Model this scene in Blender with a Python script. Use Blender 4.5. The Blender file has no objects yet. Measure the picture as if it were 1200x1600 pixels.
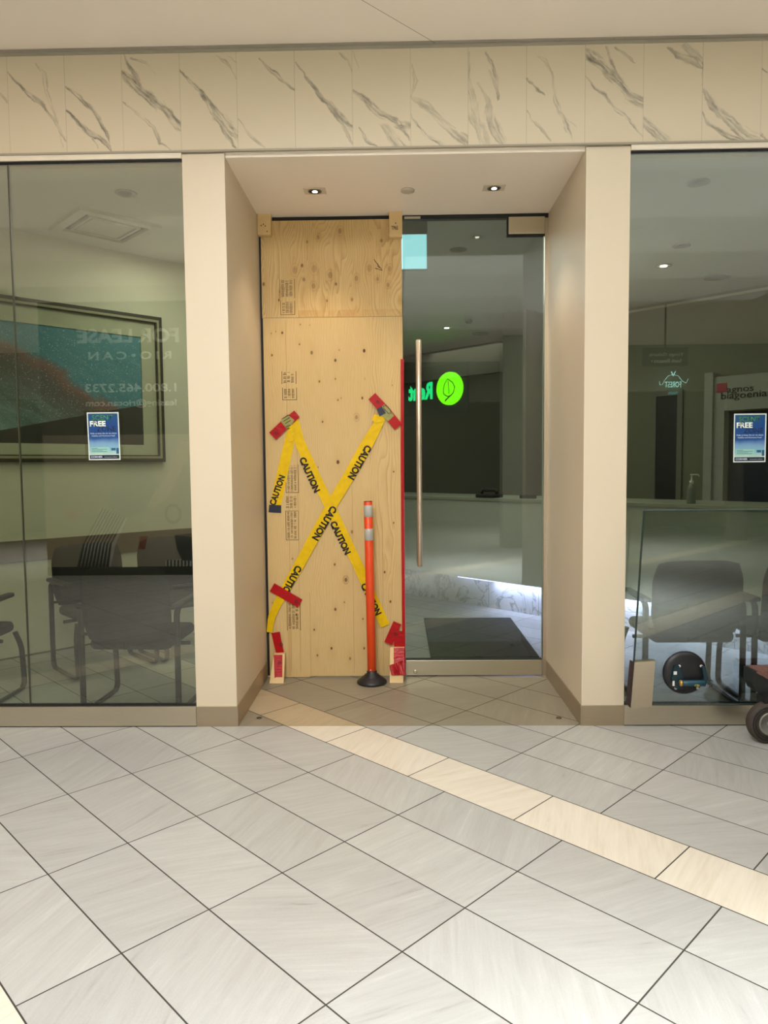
import bpy, bmesh, math, random
import numpy as np
from mathutils import Vector, Matrix
random.seed(7)
rng = np.random.default_rng(5)
S = bpy.context.scene
C = S.collection
PI = math.pi

# ------------------------------------------------------------------ camera
F_PX = 1118.72
CAM = Vector((0, 0, 1.5))
yaw, pitch, roll = 0.0195413, 0.0644002, -0.0094251
_f = Vector((-math.sin(yaw)*math.cos(pitch), math.cos(yaw)*math.cos(pitch), -math.sin(pitch)))
_r = Vector((math.cos(yaw), math.sin(yaw), 0))
_u = _r.cross(_f)
RX = _r*math.cos(roll) + _u*math.sin(roll)
UX = -_r*math.sin(roll) + _u*math.cos(roll)
cd = bpy.data.cameras.new('camera')
cam = bpy.data.objects.new('camera', cd); C.objects.link(cam)
cd.sensor_fit = 'VERTICAL'; cd.sensor_height = 36; cd.lens = F_PX*36/1600
cd.clip_start = 0.05; cd.clip_end = 100
M = Matrix.Identity(4)
for i in range(3):
    M[i][0], M[i][1], M[i][2], M[i][3] = RX[i], UX[i], -_f[i], CAM[i]
cam.matrix_world = M
S.camera = cam

# ------------------------------------------------------------------ exposure, world, lights
S.view_settings.view_transform = 'Standard'
S.view_settings.look = 'None'
S.view_settings.gamma = 1
S.view_settings.use_curve_mapping = False
S.view_settings.exposure = 0.0
w = bpy.data.worlds.new('world'); S.world = w; w.use_nodes = True
w.node_tree.nodes['Background'].inputs[0].default_value = (1, 0.95, 0.88, 1)
w.node_tree.nodes['Background'].inputs[1].default_value = 0.25

def area(name, loc, size, power, color, rot=(0, 0, 0)):
    l = bpy.data.lights.new(name, 'AREA'); l.shape = 'RECTANGLE'; l.size, l.size_y = size
    l.energy = power; l.color = color
    o = bpy.data.objects.new(name, l); o.location = loc; o.rotation_euler = rot; C.objects.link(o); return o
def point_at(o, tgt):
    o.rotation_euler = (Vector(tgt)-o.location).to_track_quat('-Z', 'Y').to_euler()
# added fill above the photographer, dimmer diffuser panels beside it, added frontal fill behind
TOP_FILL = area('overhead_fill', (-0.70, 0.1, 3.93), (1.25, 3.4), 270, (0.98, 0.99, 1.0))  # added overhead fill, placed where the glass does not mirror it
FRONT = area('frontal_fill', (-0.72, -1.75, 1.75), (1.3, 3.2), 30, (1.0, 0.97, 0.92), (PI/2, 0, 0))  # added frontal fill for the facade, kept out of the reflections
for nm, x0, x1, colr in (('left', -5.0, -1.45, (1.0, 0.80, 0.64)), ('right', 0.10, 5.0, (0.97, 1.0, 0.97))):
    for k, (y0, y1, L) in enumerate(((2.35, 3.45, 0.95), (1.25, 2.35, 0.8), (0.15, 1.25, 0.62), (-0.95, 0.15, 0.45), (-2.2, -0.95, 0.25))):
        area('ceiling_diffuser_'+nm, ((x0+x1)/2, (y0+y1)/2, 3.78), (x1-x0, y1-y0), PI*(x1-x0)*(y1-y0)*L, colr)
SHOP = area('shop_fill', (1.0, 7.0, 3.33), (2.6, 2.2), 42, (0.96, 1.0, 0.93))  # added fill to lift the dim interior, not a known fixture
SHOP2 = area('waiting_area_fill', (-1.35, 5.75, 3.33), (1.5, 0.9), 26, (1.0, 1.0, 0.9))  # added fill over the waiting chairs, not a known fixture
SHOP3 = area('back_room_fill', (1.0, 11.3, 3.33), (2.0, 1.2), 12, (1.0, 1.0, 0.9))  # added fill for the rear of the shop, out of view
NEAR_FILL = area('near_floor_fill', (1.3, -0.1, 3.77), (2.6, 1.4), 215, (0.90, 0.96, 1.0)); NEAR_FILL.data.spread = math.radians(62)  # added to brighten the near floor and bounce light to the ceiling
for x in (-5.0, 3.2):
    o = area('rear_floor_fill', (x, -4.2, 3.77), (4.5, 3.0), 170, (1.0, 0.98, 0.93)); o.data.spread = math.radians(85)  # added fill that brightens the mirrored floor behind the camera

# ------------------------------------------------------------------ pixel helpers (a pixel of the 1200x1600 photo to a point at a real depth)
def ray(x, y): return _f + RX*((x-600)/F_PX) - UX*((y-800)/F_PX)
def at(x, y, Y):
    d = ray(x, y); return d*(Y/d.y) + CAM
def atz(x, y, z=0.0):
    d = ray(x, y); return d*((z-CAM.z)/d.z) + CAM
def atl(x, y, a, b, c):            # on the vertical wall a*X + b*Y = c
    d = ray(x, y); return d*(c/(a*d.x+b*d.y)) + CAM
def mir(x, y, Yp, Yo):             # a thing standing at Yo that is seen mirrored in the glass at Yp
    p = at(x, y, 2*Yp-Yo); return Vector((p.x, Yo, p.z))

# ------------------------------------------------------------------ object helpers
def lin(c):
    if isinstance(c, str): c = [int(c[i:i+2], 16)/255 for i in (0, 2, 4)]
    return tuple((v/12.92 if v <= 0.04045 else ((v+0.055)/1.055)**2.4) for v in c)+(1,)
def tag(o, label=None, cat=None, group=None, kind=None):
    if label: o['label'] = label
    if cat: o['category'] = cat
    if group: o['group'] = group
    if kind: o['kind'] = kind
    return o
def empty(name, label, cat, loc=(0, 0, 0), rz=0, group=None):
    o = bpy.data.objects.new(name, None); C.objects.link(o)
    o.location = loc; o.rotation_euler = (0, 0, rz); o.empty_display_size = 0.1
    return tag(o, label, cat, group)
def link(name, me, mat=None, parent=None, smooth=False):
    o = bpy.data.objects.new(name, me); C.objects.link(o)
    if mat: me.materials.append(mat)
    if parent: o.parent = parent
    if smooth:
        for p in me.polygons: p.use_smooth = True
    return o
class MB:
    def __init__(s): s.bm = bmesh.new()
    def box(s, p0, p1, bev=0, mtx=None, seg=2):
        t = bmesh.new()
        bmesh.ops.create_cube(t, size=1)
        c = [(a+b)/2 for a, b in zip(p0, p1)]; d = [abs(b-a) for a, b in zip(p0, p1)]
        bmesh.ops.scale(t, vec=d, verts=t.verts); bmesh.ops.translate(t, vec=c, verts=t.verts)
        if bev: bmesh.ops.bevel(t, geom=list(t.edges), offset=bev, segments=seg, affect='EDGES', profile=0.5)
        return s.add(t, mtx)
    def add(s, t, mtx=None):
        if mtx is not None: t.transform(mtx)
        me = bpy.data.meshes.new('t'); t.to_mesh(me); t.free(); s.bm.from_mesh(me); bpy.data.meshes.remove(me); return s
    def quad(s, pts):
        s.bm.faces.new([s.bm.verts.new(p) for p in pts]); return s
    def prism(s, pts, off, mtx=None):        # outline pts (3D), thickened by vector off
        t = bmesh.new()
        a = [t.verts.new(Vector(p)) for p in pts]; b = [t.verts.new(Vector(p)+Vector(off)) for p in pts]
        n = len(a)
        t.faces.new(a); t.faces.new(b[::-1])
        for i in range(n): t.faces.new((a[i], b[i], b[(i+1) % n], a[(i+1) % n]))
        bmesh.ops.recalc_face_normals(t, faces=t.faces)
        return s.add(t, mtx)
    def lathe(s, prof, n=32, mtx=None, center=(0, 0, 0)):
        t = bmesh.new(); rings = []
        for r, z in prof:
            rings.append([t.verts.new((center[0]+r*math.cos(2*PI*k/n), center[1]+r*math.sin(2*PI*k/n), center[2]+z)) for k in range(n)])
        for A, B in zip(rings, rings[1:]):
            for k in range(n): t.faces.new((A[k], A[(k+1) % n], B[(k+1) % n], B[k]))
        t.faces.new(rings[0][::-1]); t.faces.new(rings[-1])
        bmesh.ops.recalc_face_normals(t, faces=t.faces)
        return s.add(t, mtx)
    def tube(s, pts, rx, ry=None, n=10, closed=False, upv=(0, 0, 1)):
        ry = ry or rx; pts = [Vector(p) for p in pts]; t = bmesh.new(); rings = []
        m = len(pts)
        for i, p in enumerate(pts):
            a = pts[(i-1) % m] if (closed or i) else p; b = pts[(i+1) % m] if (closed or i < m-1) else p
            d = (b-a).normalized(); side = d.cross(Vector(upv))
            if side.length < 1e-3: side = d.cross(Vector((1, 0, 0)))
            side.normalize(); up = side.cross(d)
            rings.append([t.verts.new(p+side*rx*math.cos(2*PI*k/n)+up*ry*math.sin(2*PI*k/n)) for k in range(n)])
        pr = list(zip(rings, rings[1:])) + ([(rings[-1], rings[0])] if closed else [])
        for A, B in pr:
            for k in range(n): t.faces.new((A[k], A[(k+1) % n], B[(k+1) % n], B[k]))
        if not closed: t.faces.new(rings[0][::-1]); t.faces.new(rings[-1])
        bmesh.ops.recalc_face_normals(t, faces=t.faces)
        return s.add(t)
    def ring(s, outer, inner, y0, y1, mtx=None):  # rectangular frame in the XZ plane; outer/inner = (x0,z0,x1,z1)
        (a, b, c, d), (e, f, g, h) = outer, inner
        for r in ((a, b, c, f), (a, h, c, d), (a, f, e, h), (g, f, c, h)):
            s.box((r[0], y0, r[1]), (r[2], y1, r[3]), mtx=mtx)
        return s
    def build(s, name, mat=None, parent=None, smooth=False):
        me = bpy.data.meshes.new(name); s.bm.to_mesh(me); s.bm.free()
        return link(name, me, mat, parent, smooth)
def rnd(pts, r, n=5):      # round the inner corners of a polyline
    pts = [Vector(p) for p in pts]; out = [pts[0]]
    for a, b, c in zip(pts, pts[1:], pts[2:]):
        u1 = (a-b); u2 = (c-b); k = min(r, u1.length*0.48, u2.length*0.48); p = b+u1.normalized()*k; q = b+u2.normalized()*k
        for i in range(n+1):
            t = i/n; out.append(p*(1-t)**2+b*2*t*(1-t)+q*t*t)
    return out+[pts[-1]]
def copy_tree(o, parent=None):
    c = o.copy(); C.objects.link(c)
    if parent: c.parent = parent
    for ch in list(o.children): copy_tree(ch, c)
    return c
def text(name, body, mat, org, xd, ud, width=None, height=None, align='LEFT', ext=0.0008, bold=0.0, parent=None, space=1.0):
    cu = bpy.data.curves.new('t', 'FONT'); cu.body = body; cu.size = 1; cu.extrude = 0; cu.offset = bold
    cu.space_character = space; cu.resolution_u = 3
    o = bpy.data.objects.new('t', cu); C.objects.link(o)
    dg = bpy.context.evaluated_depsgraph_get(); dg.update()
    me = bpy.data.meshes.new_from_object(o.evaluated_get(dg)); bpy.data.objects.remove(o); bpy.data.curves.remove(cu)
    n = len(me.vertices); co = np.empty(n*3); me.vertices.foreach_get('co', co); co = co.reshape(-1, 3)
    mn, mx = co.min(0), co.max(0)
    h0 = 0.72
    sx = width/(mx[0]-mn[0]) if width else None
    sy = height/h0 if height else sx
    if sx is None: sx = sy
    xd = Vector(xd).normalized(); ud = Vector(ud).normalized(); nd = xd.cross(ud); org = Vector(org)
    x = (co[:, 0]-mn[0])*sx; y = co[:, 1]*sy
    if align == 'CENTER': x -= (mx[0]-mn[0])*sx/2
    P = np.outer(x, xd)+np.outer(y, ud)+np.array(org)
    me.vertices.foreach_set('co', P.ravel()); me.update(); me.name = name
    bm = bmesh.new(); bm.from_mesh(me)
    if ext:
        g = bmesh.ops.extrude_face_region(bm, geom=list(bm.faces))
        bmesh.ops.translate(bm, vec=nd*ext, verts=[v for v in g['geom'] if isinstance(v, bmesh.types.BMVert)])
        bmesh.ops.recalc_face_normals(bm, faces=bm.faces)
    bm.to_mesh(me); bm.free()
    return link(name, me, mat, parent)

# ------------------------------------------------------------------ materials
class NT:
    def __init__(s, name):
        s.m = bpy.data.materials.new(name); s.m.use_nodes = True; s.t = s.m.node_tree; s.n = s.t.nodes; s.l = s.t.links
        s.b = s.n['Principled BSDF']
    def new(s, typ, **kw):
        n = s.n.new(typ)
        for k, v in kw.items(): setattr(n, k, v)
        return n
    def put(s, sock, v):
        if hasattr(v, 'is_output') or isinstance(v, bpy.types.NodeSocket): s.l.new(v, sock)
        else: sock.default_value = v
    def math(s, op, a, b=None, c=None):
        n = s.new('ShaderNodeMath', operation=op); s.put(n.inputs[0], a)
        if b is not None: s.put(n.inputs[1], b)
        if c is not None: s.put(n.inputs[2], c)
        return n.outputs[0]
    def mix(s, f, a, b, mode='MIX'):
        n = s.new('ShaderNodeMix', data_type='RGBA', blend_type=mode); s.put(n.inputs[0], f)
        s.put(n.inputs[6], a); s.put(n.inputs[7], b); return n.outputs[2]
    def noise(s, vec, scale, detail=3, rough=0.5, dist=0.0):
        n = s.new('ShaderNodeTexNoise'); s.put(n.inputs['Vector'], vec)
        n.inputs['Scale'].default_value = scale; n.inputs['Detail'].default_value = detail
        n.inputs['Roughness'].default_value = rough; n.inputs['Distortion'].default_value = dist
        return n.outputs['Fac']
    def ramp(s, f, stops):
        n = s.new('ShaderNodeValToRGB'); s.put(n.inputs[0], f); e = n.color_ramp.elements
        while len(e) < len(stops): e.new(0.5)
        for el, (p, c) in zip(e, stops): el.position = p; el.color = c
        return n.outputs[0]
    def mapr(s, v, a, b, c, d, smooth=False):
        n = s.new('ShaderNodeMapRange'); s.put(n.inputs[0], v)
        if smooth: n.interpolation_type = 'SMOOTHSTEP'
        for i, k in enumerate((a, b, c, d)): n.inputs[i+1].default_value = k
        return n.outputs[0]
    def obj(s): return s.new('ShaderNodeTexCoord').outputs['Object']
    def xyz(s, v):
        n = s.new('ShaderNodeSeparateXYZ'); s.put(n.inputs[0], v); return n.outputs
    def comb(s, x, y, z=0.0):
        n = s.new('ShaderNodeCombineXYZ'); s.put(n.inputs[0], x); s.put(n.inputs[1], y); s.put(n.inputs[2], z); return n.outputs[0]
    def bump(s, h, strength=0.3, dist=0.002):
        n = s.new('ShaderNodeBump'); n.inputs['Strength'].default_value = strength; n.inputs['Distance'].default_value = dist
        s.put(n.inputs['Height'], h); s.l.new(n.outputs[0], s.b.inputs['Normal'])
    def col(s, v): s.put(s.b.inputs['Base Color'], v)
def simple(name, c, rough=0.6, metal=0, var=0.06, scale=12, bump=0, spec=0.5, coat=0):
    t = NT(name); o = t.obj(); n = t.noise(o, scale, 4)
    base = lin(c); k = t.mapr(n, 0.25, 0.75, 1-var, 1+var)
    hs = t.new('ShaderNodeHueSaturation'); hs.inputs['Color'].default_value = base; t.l.new(k, hs.inputs['Value'])
    t.col(hs.outputs[0]); t.b.inputs['Roughness'].default_value = rough; t.b.inputs['Metallic'].default_value = metal
    t.b.inputs['Specular IOR Level'].default_value = spec
    if coat: t.b.inputs['Coat Weight'].default_value = coat; t.b.inputs['Coat Roughness'].default_value = 0.1
    if bump: t.bump(n, bump)
    return t.m
def emis(name, c, st):
    t = NT(name); t.col((0, 0, 0, 1)); t.b.inputs['Emission Color'].default_value = lin(c); t.b.inputs['Emission Strength'].default_value = st
    return t.m
def metal(name, c, rough=0.3, axis='X'):
    t = NT(name); o = t.obj(); s = t.xyz(o)
    sc = {'X': (4, 200, 200), 'Z': (200, 200, 4)}[axis]
    v = t.comb(t.math('MULTIPLY', s[0], sc[0]), t.math('MULTIPLY', s[1], sc[1]), t.math('MULTIPLY', s[2], sc[2]))
    n = t.noise(v, 1, 3); t.col(t.mix(n, lin(c), tuple(min(1, k*1.12) for k in lin(c)[:3])+(1,)))
    t.b.inputs['Metallic'].default_value = 0.9; t.b.inputs['Roughness'].default_value = rough
    t.bump(n, 0.08, 0.001); return t.m
def glass(name, tint, r0=0.045):
    t = NT(name); t.n.remove(t.b)
    lw = t.new('ShaderNodeLayerWeight'); lw.inputs['Blend'].default_value = 0.5
    f5 = t.math('POWER', lw.outputs['Facing'], 5.0)
    fac = t.math('ADD', t.math('MULTIPLY', f5, 1-r0), r0)
    tr = t.new('ShaderNodeBsdfTransparent'); tr.inputs[0].default_value = lin(tint)
    gl = t.new('ShaderNodeBsdfGlossy'); gl.inputs['Roughness'].default_value = 0.0; gl.inputs[0].default_value = (1, 1, 1, 1)
    mx = t.new('ShaderNodeMixShader'); t.l.new(fac, mx.inputs[0]); t.l.new(tr.outputs[0], mx.inputs[1]); t.l.new(gl.outputs[0], mx.inputs[2])
    t.l.new(mx.outputs[0], t.n['Material Output'].inputs[0]); return t.m

TH = -0.771557; OX, OY = -2.404741, 3.176268; TW, TL = 0.307533, 0.614963
def m_floor(tone_c=(1, 1, 1, 1), nm='floor_tiles'):
    t = NT(nm); p = t.xyz(t.obj())
    x = t.math('SUBTRACT', p[0], OX); y = t.math('SUBTRACT', p[1], OY)
    c, s = math.cos(TH), math.sin(TH)
    b = t.math('DIVIDE', t.math('ADD', t.math('MULTIPLY', x, c), t.math('MULTIPLY', y, s)), TL)
    a = t.math('DIVIDE', t.math('ADD', t.math('MULTIPLY', x, -s), t.math('MULTIPLY', y, c)), TW)
    # cream bands: a in 6..7 (between the two fields) and a in -1..0
    band1 = t.math('MULTIPLY', t.math('GREATER_THAN', a, 6.0), t.math('LESS_THAN', a, 7.0))
    band2 = t.math('MULTIPLY', t.math('GREATER_THAN', a, -1.0), t.math('LESS_THAN', a, 0.0))
    band = t.math('MAXIMUM', band1, band2)
    bb = t.math('SUBTRACT', b, t.math('MULTIPLY', band, 0.62))
    ia = t.math('FLOOR', a); ib = t.math('FLOOR', bb); fa = t.math('FRACT', a); fb = t.math('FRACT', bb)
    da = t.math('MULTIPLY', t.math('MINIMUM', fa, t.math('SUBTRACT', 1.0, fa)), TW)
    db = t.math('MULTIPLY', t.math('MINIMUM', fb, t.math('SUBTRACT', 1.0, fb)), TL)
    d = t.math('MINIMUM', da, db)
    line = t.mapr(d, 0.0022, 0.0030, 1, 0)
    wn = t.new('ShaderNodeTexWhiteNoise', noise_dimensions='3D'); t.l.new(t.comb(ia, ib, 3.7), wn.inputs[0])
    wc = t.xyz(wn.outputs['Color'])
    ang = t.math('MULTIPLY', t.math('SUBTRACT', wc[0], 0.5), 1.5)
    u = t.math('MULTIPLY', a, TW); v = t.math('MULTIPLY', b, TL)
    ca = t.math('COSINE', ang); sa = t.math('SINE', ang)
    ru = t.math('SUBTRACT', t.math('MULTIPLY', u, ca), t.math('MULTIPLY', v, sa))
    rv = t.math('ADD', t.math('MULTIPLY', u, sa), t.math('MULTIPLY', v, ca))
    off = t.math('MULTIPLY', wc[1], 40.0)
    st = t.noise(t.comb(t.math('ADD', t.math('MULTIPLY', ru, 2.2), off), t.math('MULTIPLY', rv, 15), off), 1.0, 8, 0.68, 0.9)
    st2 = t.noise(t.comb(t.math('ADD', t.math('MULTIPLY', ru, 3), off), t.math('MULTIPLY', rv, 70), off), 1.0, 3, 0.6, 0.6)
    sp = t.noise(t.comb(u, v, off), 330, 2)
    k = t.math('ADD', t.math('MULTIPLY', st, 0.65), t.math('MULTIPLY', st2, 0.35))
    grey = t.ramp(k, [(0.26, lin('7d7a75')), (0.39, lin('a19f9b')), (0.6, lin('abaaa6')), (0.76, lin('c0bfbc'))])
    cream = t.ramp(k, [(0.30, lin('bfb5a4')), (0.5, lin('cdc4b5')), (0.75, lin('d6cfc2'))])
    tone = t.mapr(wc[2], 0, 1, 0.93, 1.05)
    hs = t.new('ShaderNodeHueSaturation'); t.l.new(grey, hs.inputs['Color'])
    t.l.new(t.math('MULTIPLY', tone, t.mapr(sp, 0.3, 0.7, 0.96, 1.04)), hs.inputs['Value'])
    colr = t.mix(band, hs.outputs[0], cream)
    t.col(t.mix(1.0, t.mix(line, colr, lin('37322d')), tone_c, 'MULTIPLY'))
    t.l.new(t.mapr(line, 0, 1, 0.36, 0.9), t.b.inputs['Roughness'])
    t.b.inputs['Specular IOR Level'].default_value = 0.45
    t.bump(t.math('SUBTRACT', t.math('MULTIPLY', st, 0.1), t.math('MULTIPLY', line, 1.0)), 0.25, 0.0015)
    return t.m

FLOOR = m_floor(); FLOORR = m_floor((0.64, 0.56, 0.43, 1), 'darker_entrance_tiles')  # entrance copy is the same tile multiplied darker and warmer
WALLP = simple('cream_wall_paint', 'cfc0a8', 0.42, var=0.012, scale=3)
SOFF = simple('warm_ceiling_paint', 'f1e4d2', 0.6, var=0.012, scale=2)
HEADW = simple('offwhite_trim_paint', 'e0d4c0', 0.5, var=0.02, scale=4)
TRIM = simple('taupe_trim', '9a9180', 0.5, var=0.03)
BASE = metal('brushed_taupe_base', 'b0a18a', 0.42)
STEEL = metal('brushed_stainless', 'c6bca8', 0.30)
STEELZ = metal('satin_handle_steel', 'c9bba8', 0.32, 'Z')
PATCH = metal('dull_patch_fitting', 'c0b29c', 0.40)
BLACK = simple('black_gasket', '0c0b0a', 0.6)
GWIN = glass('window_glass', 'e0e4d8', 0.095)
GDOOR = glass('door_glass', 'd6dcd5', 0.07)
GLOOSE = glass('loose_pane_glass', 'e6ebe8', 0.075)
GEDGE = simple('glass_edge_green', '2c3a33', 0.2)
YEL = simple('yellow_plastic_film', 'd8b000', 0.45, var=0.08, scale=30, bump=0.15, spec=0.2)
YELF = simple('faded_yellow_green_film', '8a8340', 0.3, var=0.15, scale=60)
INK = simple('black_print', '1d1712', 0.6)
INKW = simple('brown_stamp_ink', '452c0a', 0.8, var=0.25, scale=200)
NAVY = simple('navy_tape_end', '0c1630', 0.5)
def m_redtape(nm, crumple):
    t = NT(nm); n = t.noise(t.obj(), 60 if crumple < 0.5 else 130, 4, 0.6, 0.5)
    t.col(t.mix(n, lin('8c050d'), lin('b80f16'))); t.b.inputs['Roughness'].default_value = 0.32 if crumple < 0.5 else 0.15
    t.b.inputs['Specular IOR Level'].default_value = 0.22 if crumple < 0.5 else 0.6
    t.bump(n, crumple, 0.004); return t.m
RED = m_redtape('red_sheathing_tape', 0.22); REDC = m_redtape('crumpled_red_tape', 0.9)
REDE = simple('tape_edge_pale_red', 'e0705a', 0.4)
ORANGE = simple('orange_post_plastic', 'd8430f', 0.42, var=0.04, scale=8)
BAND = simple('silver_reflective_sheeting', 'a9a69e', 0.35, var=0.08, scale=90)
RUB = simple('black_rubber', '16151a', 0.45, var=0.15)
RUBT = simple('dark_post_cap', '3d1a1a', 0.5)
TEAL = simple('dark_teal_plastic', '0b2831', 0.35, var=0.05)
WHITEP = simple('white_plastic', 'd9d8d2', 0.4)
CHAIRF = simple('charcoal_upholstery', '252422', 0.85, var=0.12, scale=60, bump=0.1)
CHAIRM = simple('dark_grey_tube', '171716', 0.35)
CHAIRA = simple('black_arm_pad', '232323', 0.5)
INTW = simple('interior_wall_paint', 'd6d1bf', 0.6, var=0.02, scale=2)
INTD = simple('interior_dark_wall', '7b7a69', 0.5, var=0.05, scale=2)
INTC = simple('interior_ceiling_paint', 'd2d4cb', 0.7, var=0.015, scale=2)
RAIL = simple('brown_wall_rail', '6a5844', 0.5, var=0.05)
DESKP = simple('grey_desk_laminate', 'c9cbc0', 0.22, var=0.03, scale=3)
DARKD = simple('dark_door_paint', '22252b', 0.4)
MATC = simple('black_floor_mat', '0a0d0c', 0.9, var=0.2, scale=120)
LEDM = emis('led_strip', 'a8b0ff', 7)
EXITM = emis('cyan_backlit_panel', '9fe0ee', 2.0)
GREENB = emis('green_backlit_letters', '12f488', 8)
LIME = emis('lime_backlit_disc', '74ff00', 10)
BULB = emis('warm_bulb', 'fff1da', 9)
BULBD = emis('dim_bulb', 'fff1da', 22)

# ------------------------------------------------------------------ vertex-mask sheets: marble and plywood
def grid_sheet(name, x0, x1, z0, z1, step, y, attrs, mat, parent=None, thick=0.0, normal=-1):
    nx = max(2, int(round((x1-x0)/step))+1); nz = max(2, int(round((z1-z0)/step))+1)
    X, Z = np.meshgrid(np.linspace(x0, x1, nx), np.linspace(z0, z1, nz))
    n = nx*nz
    V = np.stack([X.ravel(), np.full(n, y), Z.ravel()], 1)
    i = (np.arange(nz-1)[:, None]*nx+np.arange(nx-1)[None, :]).ravel()
    Fc = np.stack([i, i+1, i+nx+1, i+nx], 1)
    verts = V; faces = Fc
    extra = []
    if thick:                       # back and sides of the board
        bv = np.array([[x0, y+thick, z0], [x1, y+thick, z0], [x1, y+thick, z1], [x0, y+thick, z1]])
        verts = np.vstack([V, bv]); c = [0, nx-1, n-1, n-nx]; k = n
        extra = [(k+3, k+2, k+1, k), (c[0], k, k+1, c[1]), (c[1], k+1, k+2, c[2]), (c[2], k+2, k+3, c[3]), (c[3], k+3, k, c[0])]
    me = bpy.data.meshes.new(name)
    me.from_pydata(verts.tolist(), [], faces.tolist()+extra)
    for an, arr in attrs(X, Z).items():
        full = np.zeros(len(verts), dtype=np.float32); full[:n] = arr.ravel()
        at_ = me.attributes.new(an, 'FLOAT', 'POINT'); at_.data.foreach_set('value', full)
    return link(name, me, mat, parent)

def value_noise(X, Z, s, seed, oct=4):
    out = np.zeros_like(X); amp = 1; tot = 0; r = np.random.default_rng(seed)
    for o in range(oct):
        T = r.random((64, 64)); fx = (X/s)*(2**o)+17.3*o; fz = (Z/s)*(2**o)+9.1*o
        ix = np.floor(fx).astype(int); iz = np.floor(fz).astype(int); tx = fx-ix; tz = fz-iz
        tx = tx*tx*(3-2*tx); tz = tz*tz*(3-2*tz)
        g = lambda a, b: T[(ix+a) % 64, (iz+b) % 64]
        out += amp*((g(0, 0)*(1-tx)+g(1, 0)*tx)*(1-tz)+(g(0, 1)*(1-tx)+g(1, 1)*tx)*tz); tot += amp; amp *= 0.5
    return out/tot-0.5

def m_marble():
    t = NT('marble_tiles')
    a = t.new('ShaderNodeAttribute', attribute_name='vein').outputs['Fac']
    j = t.new('ShaderNodeAttribute', attribute_name='joint').outputs['Fac']
    n = t.noise(t.obj(), 40, 4, 0.6)
    k = t.math('MULTIPLY', a, t.mapr(n, 0.25, 0.7, 0.75, 1.15))
    c = t.mix(k, lin('c9bba1'), lin('5c564e'))
    t.col(t.mix(j, c, lin('8f8672'))); t.b.inputs['Roughness'].default_value = 0.3
    return t.m
MARB = m_marble()

def m_ply(nm, tone):
    t = NT(nm); o = t.obj(); s = t.xyz(o)
    ph = t.new('ShaderNodeAttribute', attribute_name='grain').outputs['Fac']
    kn = t.new('ShaderNodeAttribute', attribute_name='knot').outputs['Fac']
    wr = t.new('ShaderNodeAttribute', attribute_name='warm').outputs['Fac']
    sn = t.math('FRACT', ph)
    sn = t.math('MULTIPLY', t.math('POWER', sn, 3.0), t.new('ShaderNodeAttribute', attribute_name='figure').outputs['Fac'])
    fib = t.noise(t.comb(t.math('MULTIPLY', s[0], 260), 0.0, t.math('MULTIPLY', s[2], 9)), 1.0, 4, 0.6)
    big = t.noise(t.comb(t.math('MULTIPLY', s[0], 9), 3.0, t.math('MULTIPLY', s[2], 2)), 1.0, 3, 0.5)
    c = t.mix(t.math('MULTIPLY', sn, t.mapr(big, 0.3, 0.7, 0.25, 0.95)), lin(tone[0]), lin(tone[1]))
    c = t.mix(t.mapr(fib, 0.3, 0.75, 0, 0.35), c, lin(tone[1]))
    c = t.mix(t.math('MULTIPLY', wr, 0.6), c, lin(tone[2]))
    c = t.mix(kn, c, lin('4c2a10'))
    t.col(c); t.b.inputs['Roughness'].default_value = 0.62; t.b.inputs['Specular IOR Level'].default_value = 0.3
    t.bump(fib, 0.15, 0.001)
    return t.m
PLYU = m_ply('plywood_upper', ('cfb07a', '9f7a42', 'b08343'))
PLYL = m_ply('plywood_lower', ('cdb07b', 'a98350', 'b48c50'))
PINE = simple('pine_block', 'd3b27c', 0.6, var=0.06, scale=14)

# ================================================================== STRUCTURE
YF, YB, YP = 4.05, 5.03, 5.0       # facade plane, door plane, plywood front
ZS, ZT = 3.20, 3.235               # soffit/glass head, underside of marble
MZ1, ZC = 3.758, 3.785
XL0, XL1, XR0, XR1 = -1.178, -0.941, 1.044, 1.286
IZ = 3.36                          # shop ceiling height
def struct(name, mb, mat, parent=None):
    o = mb.build(name, mat, parent)
    if not parent: tag(o, kind='structure')
    return o
struct('floor', MB().box((-9, -9, -0.1), (9, YF, 0)).box((-9, YF, -0.1), (XL1, 14, 0)).box((XR0, YF, -0.1), (9, 14, 0)).box((XL1, YB+0.02, -0.1), (XR0, 14, 0)), FLOOR)
struct('floor_entrance', MB().box((XL1, YF+0.0025, -0.1), (XR0, YB+0.02, 0)), FLOORR)
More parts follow.
